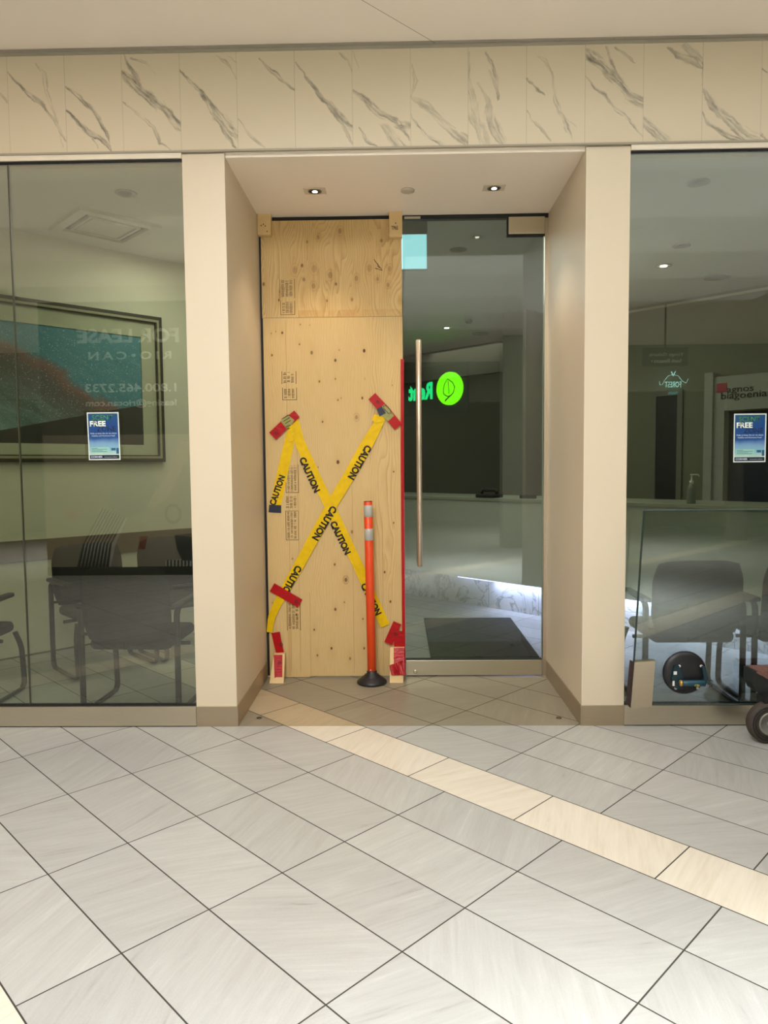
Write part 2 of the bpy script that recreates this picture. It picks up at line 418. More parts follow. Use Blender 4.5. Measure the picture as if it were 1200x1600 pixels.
# marble header built as a thin facing on a solid bulkhead
VE = [  # veins as photo polylines (x, y, half width px, strength)
 [(12, 112, 1.5, .8), (35, 140, 3, .8), (66, 162, 3, .8), (85, 190, 3, .5), (104, 218, 4, .5)], [(55, 97, 2, .35), (68, 116, 5, .4), (72, 140, 3, .35), (80, 160, 3, .3), (100, 228, 2, .3)],
 [(102, 136, 2, .7), (125, 152, 3.5, .8), (148, 175, 4, .8), (165, 205, 3.5, .8), (172, 225, 2.5, .8)], [(102, 172, 5, .9), (125, 195, 5, .9), (150, 213, 4, .9), (172, 228, 3, .9), (177, 236, 2, .9)], [(145, 216, 2, .7), (155, 232, 1, .7)],
 [(190, 110, 6, .9), (212, 132, 8, .8), (240, 158, 9, .75), (265, 180, 8, .75), (281, 198, 11, .7)], [(196, 88, 4, .6), (212, 118, 6, .6), (222, 140, 4, .6)], [(206, 90, 2, .5), (228, 100, 2, .5), (242, 116, 1.5, .4)], [(192, 160, 1, .5), (215, 178, 2, .5), (240, 200, 2.5, .6), (250, 222, 2.5, .7), (268, 234, 2.5, .7)],
 [(282, 110, 2, .8), (305, 135, 3.5, .8), (330, 165, 6, .7), (352, 195, 9, .7), (371, 212, 8, .8)], [(345, 195, 5, .6), (358, 215, 4, .6), (371, 231, 2, .7)], [(338, 86, 2, .5), (355, 98, 3, .5), (370, 122, 2, .5)], [(358, 88, 2, .6), (370, 97, 2, .6)],
 [(406, 90, 2.5, .8), (422, 108, 3, .8), (440, 125, 3.5, .8), (459, 139, 3, .8)], [(371, 183, 1.5, .4), (388, 206, 2, .4), (405, 225, 2.5, .4), (414, 232, 1, .4)],
 [(461, 96, 2, .7), (480, 122, 3, .7), (505, 152, 6, .7), (530, 180, 8, .7), (551, 200, 8, .7)], [(530, 185, 5, .5), (541, 205, 5, .5), (550, 225, 2, .6)], [(530, 84, 2, .5), (543, 96, 3, .5), (551, 112, 2, .5)],
 [(551, 142, 5, .8), (575, 162, 7, .7), (595, 178, 8, .7), (612, 186, 7, .7), (640, 198, 8, .6)], [(553, 83, 3, .5), (562, 108, 1, .4)], [(560, 200, 2, .7), (572, 222, 2.5, .8), (588, 228, 2, .8)], [(598, 175, 3, .6), (622, 186, 3, .6), (640, 220, 3, .6)], [(602, 200, 6, .4), (618, 222, 9, .45), (628, 232, 7, .45)],
 [(641, 150, 5, .6), (662, 165, 8, .6), (690, 188, 8, .6), (715, 210, 9, .6), (732, 222, 8, .6)], [(642, 178, 2, .8), (652, 198, 2.5, .7), (668, 214, 3, .8), (690, 226, 3, .8), (705, 232, 2, .7)], [(643, 100, 2, .5), (648, 125, 4, .3), (643, 150, 3, .4)],
 [(735, 82, 4, .35), (733, 120, 3, .4), (740, 155, 8, .3), (745, 180, 7, .35), (750, 225, 4, .3)], [(760, 82, 3, .7), (768, 105, 5, .6), (774, 130, 6, .65), (778, 155, 3, .6)], [(748, 130, 3, .3), (762, 160, 5, .45), (765, 185, 10, .5), (778, 210, 9, .5), (788, 226, 6, .5)], [(735, 170, 8, .35), (752, 200, 12, .35), (760, 228, 6, .35)],
 [(823, 122, 2, .8), (838, 140, 3, .8), (850, 149, 2.5, .8)], [(842, 90, 2, .3), (852, 97, 4, .5), (862, 120, 2, .35), (866, 150, 3, .35), (876, 178, 5, .5), (888, 205, 5, .6), (896, 222, 2, .6)], [(823, 172, 1.5, .6), (840, 196, 2, .4), (860, 220, 3, .4)], [(875, 175, 2, .4), (900, 198, 1.5, .3)],
 [(915, 80, 7, .8), (940, 102, 9, .75), (965, 128, 9, .75), (985, 148, 10, .7), (1005, 160, 11, .65)], [(948, 73, 3, .6), (958, 100, 4, .6), (975, 130, 4, .6)], [(962, 74, 2, .5), (985, 92, 2.5, .5), (993, 98, 1, .5)], [(915, 120, 3, .8), (935, 143, 2.5, .7), (965, 170, 2.5, .6), (985, 188, 3, .6), (1003, 214, 2, .8)],
 [(1005, 188, 9, .7), (1022, 205, 9, .65), (1040, 222, 8, .5)], [(1045, 76, 3, .5), (1062, 88, 6, .5), (1080, 95, 8, .5), (1098, 107, 3, .6)], [(1070, 72, 6, .4), (1085, 85, 9, .4), (1098, 98, 6, .4)],
 [(1097, 140, 5, .5), (1115, 165, 7, .6), (1140, 190, 8, .6), (1165, 215, 9, .6), (1187, 222, 8, .6)], [(1097, 170, 2.5, .8), (1108, 195, 3, .7), (1130, 208, 4, .7), (1150, 218, 3, .8), (1160, 222, 1, .7)], [(1098, 98, 2, .8), (1101, 110, 2, .8), (1098, 135, 2, .6)],
 [(1189, 105, 3, .7), (1200, 112, 3, .7)], [(1189, 212, 5, .8), (1200, 222, 4, .8)], [(0, 146, 4, .4), (12, 160, 4, .4)],
]
JX = [-2.125, -1.809, -1.494, -1.174, -.861, -.545, -.23, .087, .4, .715, 1.033, 1.347, 1.663, 1.978]
JX = [-2.125-0.3155*k for k in range(3, 0, -1)]+JX+[1.978+0.3155*k for k in range(1, 4)]
def marble_attr(X, Z):
    v = np.zeros_like(X); wx = value_noise(X, Z, 0.09, 3)*0.026; wz = value_noise(X, Z, 0.09, 4)*0.026
    wx = wx+value_noise(X, Z, 0.02, 13)*0.007; wz = wz+value_noise(X, Z, 0.02, 14)*0.007
    jx = np.array(sorted(JX)); tile = np.searchsorted(jx, X)
    for n, pl in enumerate(VE):
        pts = [(at(x, y, YF-0.012), hw/286.0, st) for x, y, hw, st in pl]
        pts = [(p, a*(0.35 if k in (0, len(pts)-1) and a < 0.02 else 1), st) for k, (p, a, st) in enumerate(pts)]
        home = np.searchsorted(jx, (pts[0][0].x+pts[-1][0].x)/2)
        inside = tile == home
        best = np.full_like(X, 9.0); acr = np.zeros_like(X); alo = np.zeros_like(X); hwf = np.zeros_like(X); stf = np.zeros_like(X); s0 = 0
        for (p, a, sa), (q, b, sb) in zip(pts, pts[1:]):
            dx, dz = q.x-p.x, q.z-p.z; L = dx*dx+dz*dz; l = math.sqrt(L)
            tt = ((X+wx-p.x)*dx+(Z+wz-p.z)*dz)/L; t = np.clip(tt, 0, 1)
            d = np.hypot(X+wx-p.x-t*dx, Z+wz-p.z-t*dz); sgn = ((X+wx-p.x)*dz-(Z+wz-p.z)*dx)/l
            m = d < best
            best = np.where(m, d, best); acr = np.where(m, sgn, acr); alo = np.where(m, s0+t*l, alo); hwf = np.where(m, a+(b-a)*t, hwf); stf = np.where(m, sa+(sb-sa)*t, stf)
            s0 += l
        streak = value_noise(acr+n, alo*0.12+n, 0.007, 40+n, 3)          # fine lines running along the vein
        streak2 = value_noise(acr+n, alo*0.25, 0.016, 90+n, 2)
        hw = hwf*(0.95+streak2*1.5)+0.0012
        body = np.clip((hw-best)/(0.0016+hw*0.35), 0, 1)*(0.46+streak*1.6)
        edge = np.exp(-((acr-hwf*0.72-streak2*0.008)/0.0017)**2)*(best < hw*1.5)*0.8+np.exp(-((acr+hwf*0.62)/0.0012)**2)*(best < hw*1.3)*0.35
        val = stf*np.clip(body+edge*(0.55+streak2*2.2), 0, 1)*1.15
        v = np.maximum(v, np.where(inside, val, 0))
    j = np.min([np.abs(X-x) for x in JX], axis=0)
    joint = np.clip(1-(j-0.0006)/0.0018, 0, 1)*0.55
    return {'vein': np.clip(v, 0, 1), 'joint': joint}
mh = grid_sheet('wall_marble_header', -3.05, 2.95, ZT+0.006, MZ1, 0.0033, YF-0.012, marble_attr, MARB, thick=0.012)
tag(mh, kind='structure')
struct('wall_front_bulkhead', MB().box((-4.6, YF, ZT), (4.6, YF+0.12, 4.6)), HEADW)
struct('trim_1', MB().box((-4.6, YF-0.02, ZT-0.004), (4.6, YF, ZT+0.006), 0.001), TRIM)
struct('trim_2', MB().box((-4.6, YF-0.016, MZ1), (4.6, YF+0.0, MZ1+0.018), 0.001), TRIM)
struct('trim_3', MB().box((-4.6, YF-0.012, ZS+0.003), (XL0, YF+0.03, ZT-0.004)).box((XR1, YF-0.012, ZS+0.003), (4.6, YF+0.03, ZT-0.004)), HEADW)
# mall ceiling slab in front of the shop, with its seam and shadow gap
mc = MB().box((-9, -9, ZC), (-1.36, YF-0.03, ZC+0.3)).box((-0.04, -9, ZC), (9, YF-0.03, ZC+0.3)).box((-1.36, -9, ZC), (-0.04, -1.7, ZC+0.3)).box((-1.36, 1.9, ZC), (-0.04, YF-0.03, ZC+0.3))  # opening left for the added overhead fill
mc.box((-1.5, -1.8, ZC+0.25), (0.1, 2.0, ZC+0.3)); struct('ceiling_mall', mc, SOFF)
a_, b_ = atz(680, 67, ZC), atz(540, -15, ZC)
dv = (b_-a_).normalized(); sd = Vector((-dv.y, dv.x, 0))*0.0016
struct('trim_4', MB().quad([a_-sd+Vector((0, 0, -.0006)), b_-sd+Vector((0, 0, -.0006)), b_+sd+Vector((0, 0, -.0006)), a_+sd+Vector((0, 0, -.0006))]), simple('ceiling_seam', '8b8274', 0.8))
struct('wall_mall_left', MB().box((-9.1, -9, 0), (-9, 4.05, ZC)), WALLP)
struct('wall_mall_right', MB().box((9, -9, 0), (9.1, 4.05, ZC)), WALLP)
# piers and recess walls (solid boxes running back to the door plane)
def pier(name, x0, x1, xi, inner):
    m = MB(); m.box((min(x0, x1), YF, 0), (max(x0, x1), YB+0.1, ZT-0.006), 0.002); return struct(name, m, WALLP)
pier('wall_left', XL0, XL1, 0, 0); pier('wall_right', XR0, XR1, 0, 0)
struct('ceiling_recess', MB().box((XL1, YF+0.02, ZS+0.012), (XR0, YB+0.12, ZS+0.12)), SOFF)
def baseboard(nm, xo, xi, s):
    m = MB(); t = 0.006
    m.box((min(xo, xi)-(t if s > 0 else 0)*0, YF-t, 0.0), (max(xo, xi)+0, YF, 0.118), 0.001)
    m.box((xi, YF-t, 0.0), (xi+s*t, YB-0.03, 0.118), 0.001)
    struct(nm, m, BASE)
baseboard('baseboard_left', XL0, XL1, 1); baseboard('baseboard_right', XR1, XR0, -1)

# shopfront windows: bottom rail, black glazing line at the head, panes
def window(nm, x0, x1, joints):
    root = MB().box((x0, YF-0.012, 0.006), (x1, YF+0.05, 0.121), 0.0015).build(nm, STEEL); tag(root, kind='structure')
    MB().box((x0, YF, 0.121), (x1, YF+0.03, 0.130)).build('glazing_gasket', BLACK, root)
    MB().box((x0, YF, ZS-0.006), (x1, YF+0.03, ZS+0.004)).build('head_gasket', BLACK, root)
    MB().box((x0, YF-0.004, 0.0), (x1, YF+0.05, 0.006)).build('floor_joint', BLACK, root)
    xs = [x0]+joints+[x1]
    for a, b in zip(xs, xs[1:]):
        MB().box((a+0.002, YF+0.008, 0.128), (b-0.002, YF+0.020, ZS-0.006)).build('glass_pane', GWIN, root)
    for j in joints: MB().box((j-0.0025, YF+0.006, 0.13), (j+0.0025, YF+0.021, ZS-0.01)).build('silicone_joint', simple('silicone', '3c3c2a', 0.5), root)
    return root
window('window_1', -3.75, XL0, [-2.155]); window('window_2', XR1, 3.75, [2.75])

# ------------------------------------------------------------------ door set
dl = at(630, 700, YB).x; dr = XR0-0.028
frame = MB().box((XL1, YB, ZS-0.014), (XR0, YB+0.05, ZS+0.012)).build('trim_5', BLACK); tag(frame, kind='structure')
MB().box((XL1+0.0, YB-0.01, 0), (XL1+0.018, YB+0.05, ZS-0.02)).build('jamb_strip', BLACK, frame)
MB().box((XR0-0.024, YB-0.004, 0), (XR0, YB+0.05, ZS-0.02)).build('jamb_strip', STEELZ, frame)
MB().box((dl+0.02, YB-0.004, ZS-0.013), (dl+0.13, YB+0.002, ZS+0.002)).build('head_plate', STEEL, frame)
door = bpy.data.objects.new('door_1', None); C.objects.link(door); door.location = (dl, YB, 0); tag(door, kind='structure')
dw = dr-dl; dz1 = ZS-0.017
MB().box((0.006, 0.004, 0.09), (dw-0.004, 0.016, dz1)).build('door_glass', GDOOR, door)
pb = at(636, 1056, YB); 
MB().box((0.008, -0.012, 0.008), (dw-0.004, 0.032, 0.118), 0.002).build('bottom_rail', STEEL, door)
MB().box((0.008, -0.0125, 0.118), (dw-0.004, 0.03, 0.124)).build('rail_gasket', BLACK, door)
fz = at(830, 366, YB).z
MB().box((dw-0.245, -0.013, fz), (dw+0.002, 0.03, dz1+0.004), 0.003).build('top_patch_fitting', PATCH, door)
MB().box((dw-0.255, -0.006, fz-0.012), (dw+0.003, 0.026, dz1+0.012)).build('fitting_shadow_gap', BLACK, door)
MB().lathe([(0.013, 0), (0.014, 0.004), (0.010, 0.006), (0.004, 0.006)], 20, Matrix.Translation((0.075, -0.012, 0.035)) @ Matrix.Rotation(PI/2, 4, 'X')).build('cylinder_lock', STEEL, door, True)
hx = at(655, 700, YB-0.07).x-dl; hz1, hz0 = at(653, 531, YB-0.07).z, at(656, 885, YB-0.07).z
h = MB().lathe([(0.015, 0), (0.0185, 0.004), (0.0185, hz1-hz0-0.004), (0.015, hz1-hz0)], 20, Matrix.Translation((hx, -0.07, hz0))).build('pull_handle', STEELZ, door, True)
for z in (hz0+0.25, hz1-0.25):
    MB().lathe([(0.008, 0), (0.008, 0.07)], 12, Matrix.Translation((hx, 0.0, z)) @ Matrix.Rotation(PI/2, 4, 'X')).build('handle_standoff', STEELZ, h, True)
MB().box((dw-0.004, 0.003, 0.13), (dw-0.0005, 0.017, dz1)).build('glass_edge', simple('pale_glass_edge', '7c8f7a', 0.25), door)
# second leaf (glass removed) is boarded up with plywood

# ------------------------------------------------------------------ plywood sheets
px0, px1 = -0.925, at(630, 700, YP).x
zsp = at(500, 496, YP).z
KU = [(497.5, 371, 5, .5), (531, 361, 6, .55), (480, 378, 3, .5), (596, 376, 4, .5), (472, 415, 4, .7), (461, 422, 8, .35), (491, 420, 8, .35), (516, 430, 7, .5), (577, 419, 8, .35),
      (609, 420, 6, .4), (557, 435, 6, .5), (490, 447, 6, .5), (525, 444, 3.5, .7), (590, 436, 5, .5), (606, 445, 5, .5), (511, 470, 3, .6), (550, 468, 4, .5), (412, 444, 4, .7), (475, 437, 4, .5), (436, 469, 3, .8), (437, 456, 2, .4)]
KL = [(441, 520, 3, .9), (468, 538, 2, .9), (487, 551, 4, .7), (524, 563, 3.5, .9), (569, 548, 4, 1), (425, 555, 2.5, .9), (499, 596, 2.5, .9), (566, 622, 3, .9), (528, 625, 2, .9), (557, 652, 5, .6),
      (504, 659, 2.5, .8), (528, 722, 4.5, .95), (550, 831, 4, .6), (615, 737, 2, .9), (615, 817, 2, .9), (540.5, 906, 5, 1), (523, 882, 3, .8), (524, 952, 3.5, .9), (491, 984, 2.5, .9), (518, 1013, 3.2, .9),
      (496, 1024, 2.5, .8), (569, 1013, 3, .8), (601, 894, 3, .9), (610, 940, 3, .9), (567, 967, 2, .9), (547, 1029, 3.5, .6), (538, 941, 2, .7), (497, 730, 2, .6), (533, 622, 1.5, .7), (530, 547, 1.6, .7), (431, 518, 1.5, .7), (424, 521, 1.5, .7),
      (469, 507, 1.5, .9), (484, 508, 1.2, .7), (414, 491, 1.5, .7), (524, 592, 2, .8), (570, 592, 1.2, .5), (463, 960, 2, .9), (465, 966, 1.6, .9), (426, 942, 1.5, .8), (613, 602, 1.5, .8), (457, 873, 2, .7)]
def ply_attr(KN, freq, seed, warmf):
    def fn(X, Z):
        g = X*freq+value_noise(X, Z*0.30, 0.20, seed, 3)*freq*(0.5 if freq < 50 else 0.16)
        kn = np.zeros_like(X); warm = warmf(X, Z)
        for x, y, r, s in KN:
            p = at(x, y, YP); R = r/223.0
            dx = X-p.x; dz = (Z-p.z)
            d = np.hypot(dx*1.15, dz*0.8)
            fall = np.exp(-(np.abs(dz)/(R*6+0.03)))
            g += np.sign(dx)*np.exp(-np.abs(dx)/(R*2.6))*fall*R*freq*0.9*(-1)
            rings = np.exp(-(d/(R*1.5))**2)
            kn = np.maximum(kn, s*np.clip((R*0.62-d)/(R*0.25)+0.3, 0, 1)*(0.75 if r > 4.5 else 1))
            if r > 4.5: kn = np.maximum(kn, 0.75*s*np.exp(-((d-R)/0.0022)**2)*(0.6+1.2*value_noise(X, Z, 0.02, 3)))
            warm = np.maximum(warm, 0.45*np.exp(-(dx/(R*1.6))**2-(dz/(R*4))**2))
        xr = at(572, 700, YP).x
        fig = np.ones_like(X) if freq < 50 else np.clip(0.30+value_noise(X, Z*0.4, 0.3, 71)*0.9+0.75*np.clip((X-xr)/0.03, 0, 1), 0.1, 1)
        return {'grain': g, 'knot': kn, 'warm': np.clip(warm, 0, 1), 'figure': fig}
    return fn
def warm_u(X, Z):
    b = np.clip((at(500, 484, YP).z-Z)/0.004, 0, 1)*(X > at(466, 490, YP).x)*0.8
    return np.maximum(b*(0.7+value_noise(X, Z, 0.05, 9)*1.5), np.clip(value_noise(X, Z*0.6, 0.3, 12)*1.2, 0, 0.5))
def warm_l(X, Z):
    xs = at(452, 1000, YP).x
    s = np.exp(-((X-xs)/0.012)**2)*np.clip((at(450, 930, YP).z-Z)/0.15, 0, 1)*0.9
    return np.maximum(s, np.clip(value_noise(X, Z*0.5, 0.4, 22)*0.9, 0, 0.35))
pu = grid_sheet('plywood_sheet', px0, px1, zsp+0.0015, 3.178, 0.0032, YP-0.002, ply_attr(KU, 34, 31, warm_u), PLYU, thick=0.018)
tag(pu, 'short darker plywood sheet with large swirling knots, boarding the top of the doorway', 'plywood sheet', 'plywood boarding the doorway')
# lower sheet has a stepped foot: main sheet
pl = grid_sheet('plywood_sheet', px0+0.004, px1+0.002, 0.012, zsp, 0.0032, YP, ply_attr(KL, 60, 77, warm_l), PLYL, thick=0.018)
tag(pl, 'tall pale plywood sheet crossed by caution tape, standing on the floor', 'plywood sheet', 'plywood boarding the doorway')
MB().box((at(448, 1057, YP).x-0.135, YP+0.001, 0.004), (at(484, 1057, YP).x, YP+0.017, 0.0121)).build('broken_foot', PLYL, pl)
# vertical veneer seams on the lower sheet
sm = MB()
for x, y0, y1 in ((446, 500, 1050), (550, 760, 1052), (597, 800, 1050), (484, 925, 1055), (463, 640, 1050)):
    a, b = at(x, y0, YP), at(x+3, y1, YP); sm.box((a.x-0.0007, YP-0.0008, b.z), (a.x+0.0007, YP, a.z))
sm.build('veneer_seam', simple('veneer_seam_shade', '8c6a38', 0.8), pl)
# grade stamps: frames and rows of illegible ink ticks
def stamp(parent, x0, y0, x1, y1, seed, frm='LRB', dark=True):
    r = random.Random(seed); m = MB(); Yk = (YP-0.002 if parent is pu else YP)
    P = lambda x, y: at(x, y, Yk)
    a, b = P(x0, y0), P(x1, y1)
    def bar(xa, za, xb, zb): m.box((min(xa, xb), Yk-0.0007, min(za, zb)), (max(xa, xb), Yk, max(za, zb)))
    t = 0.0032
    if 'L' in frm: bar(a.x, a.z, a.x+t, b.z)
    if 'R' in frm: bar(b.x-t, a.z, b.x, b.z)
    if 'B' in frm: bar(a.x, b.z, b.x, b.z+t)
    if 'T' in frm: bar(a.x, a.z, b.x, a.z-t*0.7)
    w = b.x-a.x
    for c in (0.22, 0.48, 0.74):
        z = a.z-0.008
        while z > b.z+0.012:
            l = r.uniform(0.003, 0.007)
            if r.random() < 0.85:
                hw = w*r.uniform(0.07, 0.11); bar(a.x+w*c-hw, z, a.x+w*c+hw, z-l*0.45)
                if r.random() < 0.5: bar(a.x+w*c-hw, z, a.x+w*c-hw+0.002, z-l)
            z -= l*1.15
    return m.build('grade_stamp', INKW, parent)
stamp(pu, 436.5, 436, 461, 466, 1, 'LR'); stamp(pu, 438, 470, 461, 492, 2, 'LRB')
stamp(pl, 440, 580, 463, 600, 3, 'LR'); stamp(pl, 441, 606, 464, 625, 4, 'LRB')
stamp(pl, 446, 726, 467, 770, 5, 'LRB'); stamp(pl, 444, 774, 467, 796, 6, ''); stamp(pl, 446, 798, 467, 844, 7, 'LRBT'); stamp(pl, 448, 940, 470, 985, 8, 'LR')
# dark bark scar on the upper sheet
m = MB()
for (x, y, l, an) in ((587, 409, 9, 1.0), (590, 413, 12, 0.9), (593, 418, 8, 0.6), (589, 420, 5, 0.2), (595, 422, 5, 0.2)):
    p = at(x, y, YP); m.tube([p+Vector((-math.cos(an)*l/450, -0.001, math.sin(an)*l/450)), p+Vector((0, -0.0024, 0)), p+Vector((math.cos(an)*l/450, -0.001, -math.sin(an)*l/450))], 0.0065, 0.0018, 6)
m.build('bark_scar', simple('bark_scar_brown', '3a1408', 0.7), pu)

# ------------------------------------------------------------------ wood blocks
def block(quad_px, Yf, th, label, extra=None, tilt=0):
    pts = [at(x, y, Yf) for x, y in quad_px]
    o = empty('wood_block', label, 'wood block', (sum(p.x for p in pts)/4, Yf, min(p.z for p in pts)), 0, 'wood blocks holding the plywood')
    loc = Vector(o.location)
    b = MB().prism([p-loc for p in pts], (0, th, 0)); b.build('block_body', PINE, o)
    c = sum(pts, Vector())/4-loc
    for dx, dz in extra or []:
        s = MB(); s.lathe([(0.0042, 0), (0.0042, 0.0015), (0.002, 0.0015)], 10, Matrix.Translation(c+Vector((dx, 0, dz))) @ Matrix.Rotation(PI/2, 4, 'X'))
        s.build('screw', simple('screw_head_brown', '4a3820', 0.4, 0.5), o)
    return o
block([(401.5, 328), (423, 328), (423, 367), (402.5, 367)], 4.955, 0.042, 'small wood block at the top left corner of the plywood', [(-0.02, -0.02), (0.008, -0.024), (0.02, -0.06), (-0.004, -0.012)])
tb = block([(607.5, 325), (628.5, 325), (628.5, 370), (608.5, 370)], 4.955, 0.042, 'wood block with pencilled letters at the top right corner of the plywood', [(0, -0.005)])
text('pencil_marking', 'TP6S', INK, at(611.5, 359, 4.954)-Vector(tb.location), (1, 0, 0), (0, 0, 1), width=0.045, height=0.026, ext=0.0005, parent=tb)
YBK = 4.87
def zfix(q, Yf):  # keep the feet of the lower blocks on the floor
    return q
bl = block([(428, 1023), (445, 1022), (443, 1068), (421, 1068)], YBK, 0.04, 'tilted wood block wedged on the floor at the lower left of the plywood', [(-0.02, -0.06)])
br = block([(609.5, 1012), (632, 1012), (630, 1067), (609, 1067)], YBK, 0.04, 'upright wood block on the floor at the plywood lower right under crumpled tape', [(-0.02, 0.05)])
def lean(o, k=0.36):          # the lower blocks lean back against the plywood; their tape follows
    if o.data:
        off = Vector(o.parent.location) if o.parent and o.parent.type == 'EMPTY' else Vector((0, 0, 0))
        for v in o.data.vertices:
            p = v.co+off; y2 = p.y+k*max(0, p.z); v.co = CAM+(p-CAM)*(y2/p.y)-off
    for ch in o.children: lean(ch, k)
bpy.context.view_layer.update()
for o in (bl, br):
    dz = o.location.z
    for ch in o.children:
        if dz < 0: o.location.z = 0.0
    lean(o)

# ------------------------------------------------------------------ tape strips
def strip_mesh(pts, wid, Yl, wav=0.0, th=0.0006, seed=0, n=24):
    """flat tape following a polyline in the board plane; pts world (x,z)"""
    r = random.Random(seed); P = [Vector((p.x, 0, p.z)) for p in pts]
    L = [0]
    for a, b in zip(P, P[1:]): L.append(L[-1]+(b-a).length)
    bm = bmesh.new(); rows = []
    for i in range(n+1):
        s = L[-1]*i/n; k = max(j for j in range(len(L)) if L[j] <= s+1e-9); k = min(k, len(P)-2)
        t = (s-L[k])/(L[k+1]-L[k]); c = P[k].lerp(P[k+1], t); d = (P[k+1]-P[k]).normalized(); sd = Vector((d.z, 0, -d.x))
        w = wid[0]+(wid[-1]-wid[0])*i/n if len(wid) == 2 else np.interp(i/n, np.linspace(0, 1, len(wid)), wid)
        row = []
        for q in (-1, -0.33, 0.33, 1):
            yy = Yl-abs(wav)*r.random()
            row.append(bm.verts.new((c.x+sd.x*q*w/2, yy, c.z+sd.z*q*w/2)))
        rows.append(row)
    for A, B in zip(rows, rows[1:]):
        for q in range(3): bm.faces.new((A[q], A[q+1], B[q+1], B[q]))
    g = bmesh.ops.extrude_face_region(bm, geom=list(bm.faces)); bmesh.ops.translate(bm, vec=(0, th, 0), verts=[v for v in g['geom'] if isinstance(v, bmesh.types.BMVert)])
    bmesh.ops.recalc_face_normals(bm, faces=bm.faces)
    return bm
def strip(name, px, wpx, Yl, mat, parent=None, **kw):
    s = 1118.7/(Yl*1.0); m = MB(); m.bm.free(); m.bm = strip_mesh([at(x, y, Yl) for x, y in px], [v/s for v in wpx], Yl, **kw)
    return m.build(name, mat, parent)
def word(body, a, b, hpx, Yl, parent, bold=0.045):
    A, B = at(*a, Yl), at(*b, Yl); d = B-A; L = d.length; d.normalize(); up = Vector((-d.z, 0, d.x)); h = hpx/223.0
    if d.cross(up).y > 0: up = -up
    return text('lettering', body, INK, A-up*h/2, d, up, width=L, height=h, ext=0.0003, bold=bold, parent=parent)
YT = 4.994
t1 = strip('caution_tape', [(459, 655), (452, 690), (441, 740), (430, 792)], [12, 16, 17, 17], YT+0.003, YEL, wav=0.001, seed=1)
tag(t1, 'short yellow caution tape tail hanging at the left edge of the plywood', 'caution tape', 'yellow caution tapes')
strip('folded_tape_end', [(430, 789), (429.5, 801)], [19, 20], YT+0.0005, NAVY, t1)
word('CAUTION', (425, 789), (441, 743), 9.5, YT+0.0015, t1)
t2 = strip('caution_tape', [(459, 655), (468, 690), (490, 740), (515, 790), (560, 885), (602, 978)], [14, 17, 16, 16, 16, 15], YT-0.001, YEL, wav=0.0012, seed=2, n=50)
tag(t2, 'long yellow caution tape running from upper left to lower right behind the orange post', 'caution tape', 'yellow caution tapes')
for a, b in (((472, 715), (496, 768)), ((520, 815), (544, 865)), ((568, 912), (592, 960))): word('CAUTION', a, b, 10, YT-0.0032, t2)
t3 = strip('caution_tape', [(600, 645), (588, 668), (552, 732), (515, 795), (470, 878), (434, 942), (424, 965), (421, 988)], [12, 19, 18, 17, 17, 16, 14, 9], YT-0.0045, YEL, wav=0.0012, seed=3, n=60)
tag(t3, 'long yellow caution tape running from upper right to lower left, on top', 'caution tape', 'yellow caution tapes')
for a, b in (((577, 697), (548, 748)), ((523, 792), (492, 843)), ((468, 885), (441, 934))): word('CAUTION', a, b, 10.5, YT-0.0068, t3)
strip('folded_loop', [(583, 652), (592, 656), (596, 650)], [11, 12, 8], YT-0.008, YEL, t3, wav=0.002, seed=8, n=8)
# loose flap of the tape at the upper left anchor
strip('folded_loop', [(454, 662), (456, 675), (454, 690)], [13, 10, 6], YT-0.004, YEL, t2, wav=0.002, seed=9, n=8)

def redtape(px, wpx, Yl, label, mat=RED, marks=(), seed=0, name='red_tape', par=None, wav=0.001, n=16):
    o = strip(name, px, wpx, Yl, mat, par, wav=wav, seed=seed, n=n)
    if label: tag(o, label, 'red tape', 'red tape strips')
    for x, y in marks:
        c = at(x, y, Yl-0.0016); m = MB()
        m.tube([c+Vector((0.011*math.cos(k*PI/6), 0, 0.011*math.sin(k*PI/6))) for k in range(12)], 0.0017, 0.0004, 6, True, (0, 1, 0))
        m.tube([c+Vector((-0.004, 0, 0.005)), c+Vector((0.004, 0, 0.002)), c+Vector((-0.004, 0, -0.002)), c+Vector((0.004, 0, -0.006))], 0.0014, 0.0004, 6, False, (0, 1, 0))
        m.build('printed_mark', INK, o)
    return o
YR = 4.984
r1 = redtape([(426, 681.5), (446, 662), (464, 646.5)], [15.5, 15, 13], YR, 'red tape strip slanting up to the right over the upper left tape anchor', marks=[(431.5, 676.5)], seed=11)
strip('tape_showing_through', [(443, 664), (449, 659), (454.5, 652)], [15, 15.5, 14], YR-0.0014, YELF, r1, n=6)
m = MB()
for i in range(3):
    a, b = at(440+i*3, 655+i*3.4, YR-0.0025), at(451.5+i*1.2, 648+i*4.4, YR-0.0025); m.tube([a, b], 0.0022, 0.0004, 6, False, (0, 1, 0))
m.tube([at(453, 664, YR-.0025), at(447, 667, YR-.0025), at(449, 670, YR-.0025), at(453, 669, YR-.0025)], 0.002, 0.0004, 6, False, (0, 1, 0))
m.build('lettering', INK, r1)
r2 = redtape([(581, 619), (602, 642), (622.5, 667)], [14.5, 15, 14.5], YR-0.002, 'red tape strip slanting down to the right over the upper right tape anchor', marks=[(590.5, 628.5)], seed=12)
strip('tape_showing_through', [(595, 637), (603, 645), (611, 654)], [15, 15, 13], YR-0.0034, YELF, r2, n=6)
m = MB(); K = lambda x, y: at(x, y, YR-0.0046)
m.tube([K(599, 634), K(604, 634), K(610, 641), K(611, 646), K(607, 646), K(600, 639)], 0.0022, 0.0004, 6, True, (0, 1, 0))
m.build('lettering', INK, r2)
strip('dark_tape_fold', [(592.5, 637), (598, 648)], [9, 11], YR-0.005, NAVY, r2, n=4)
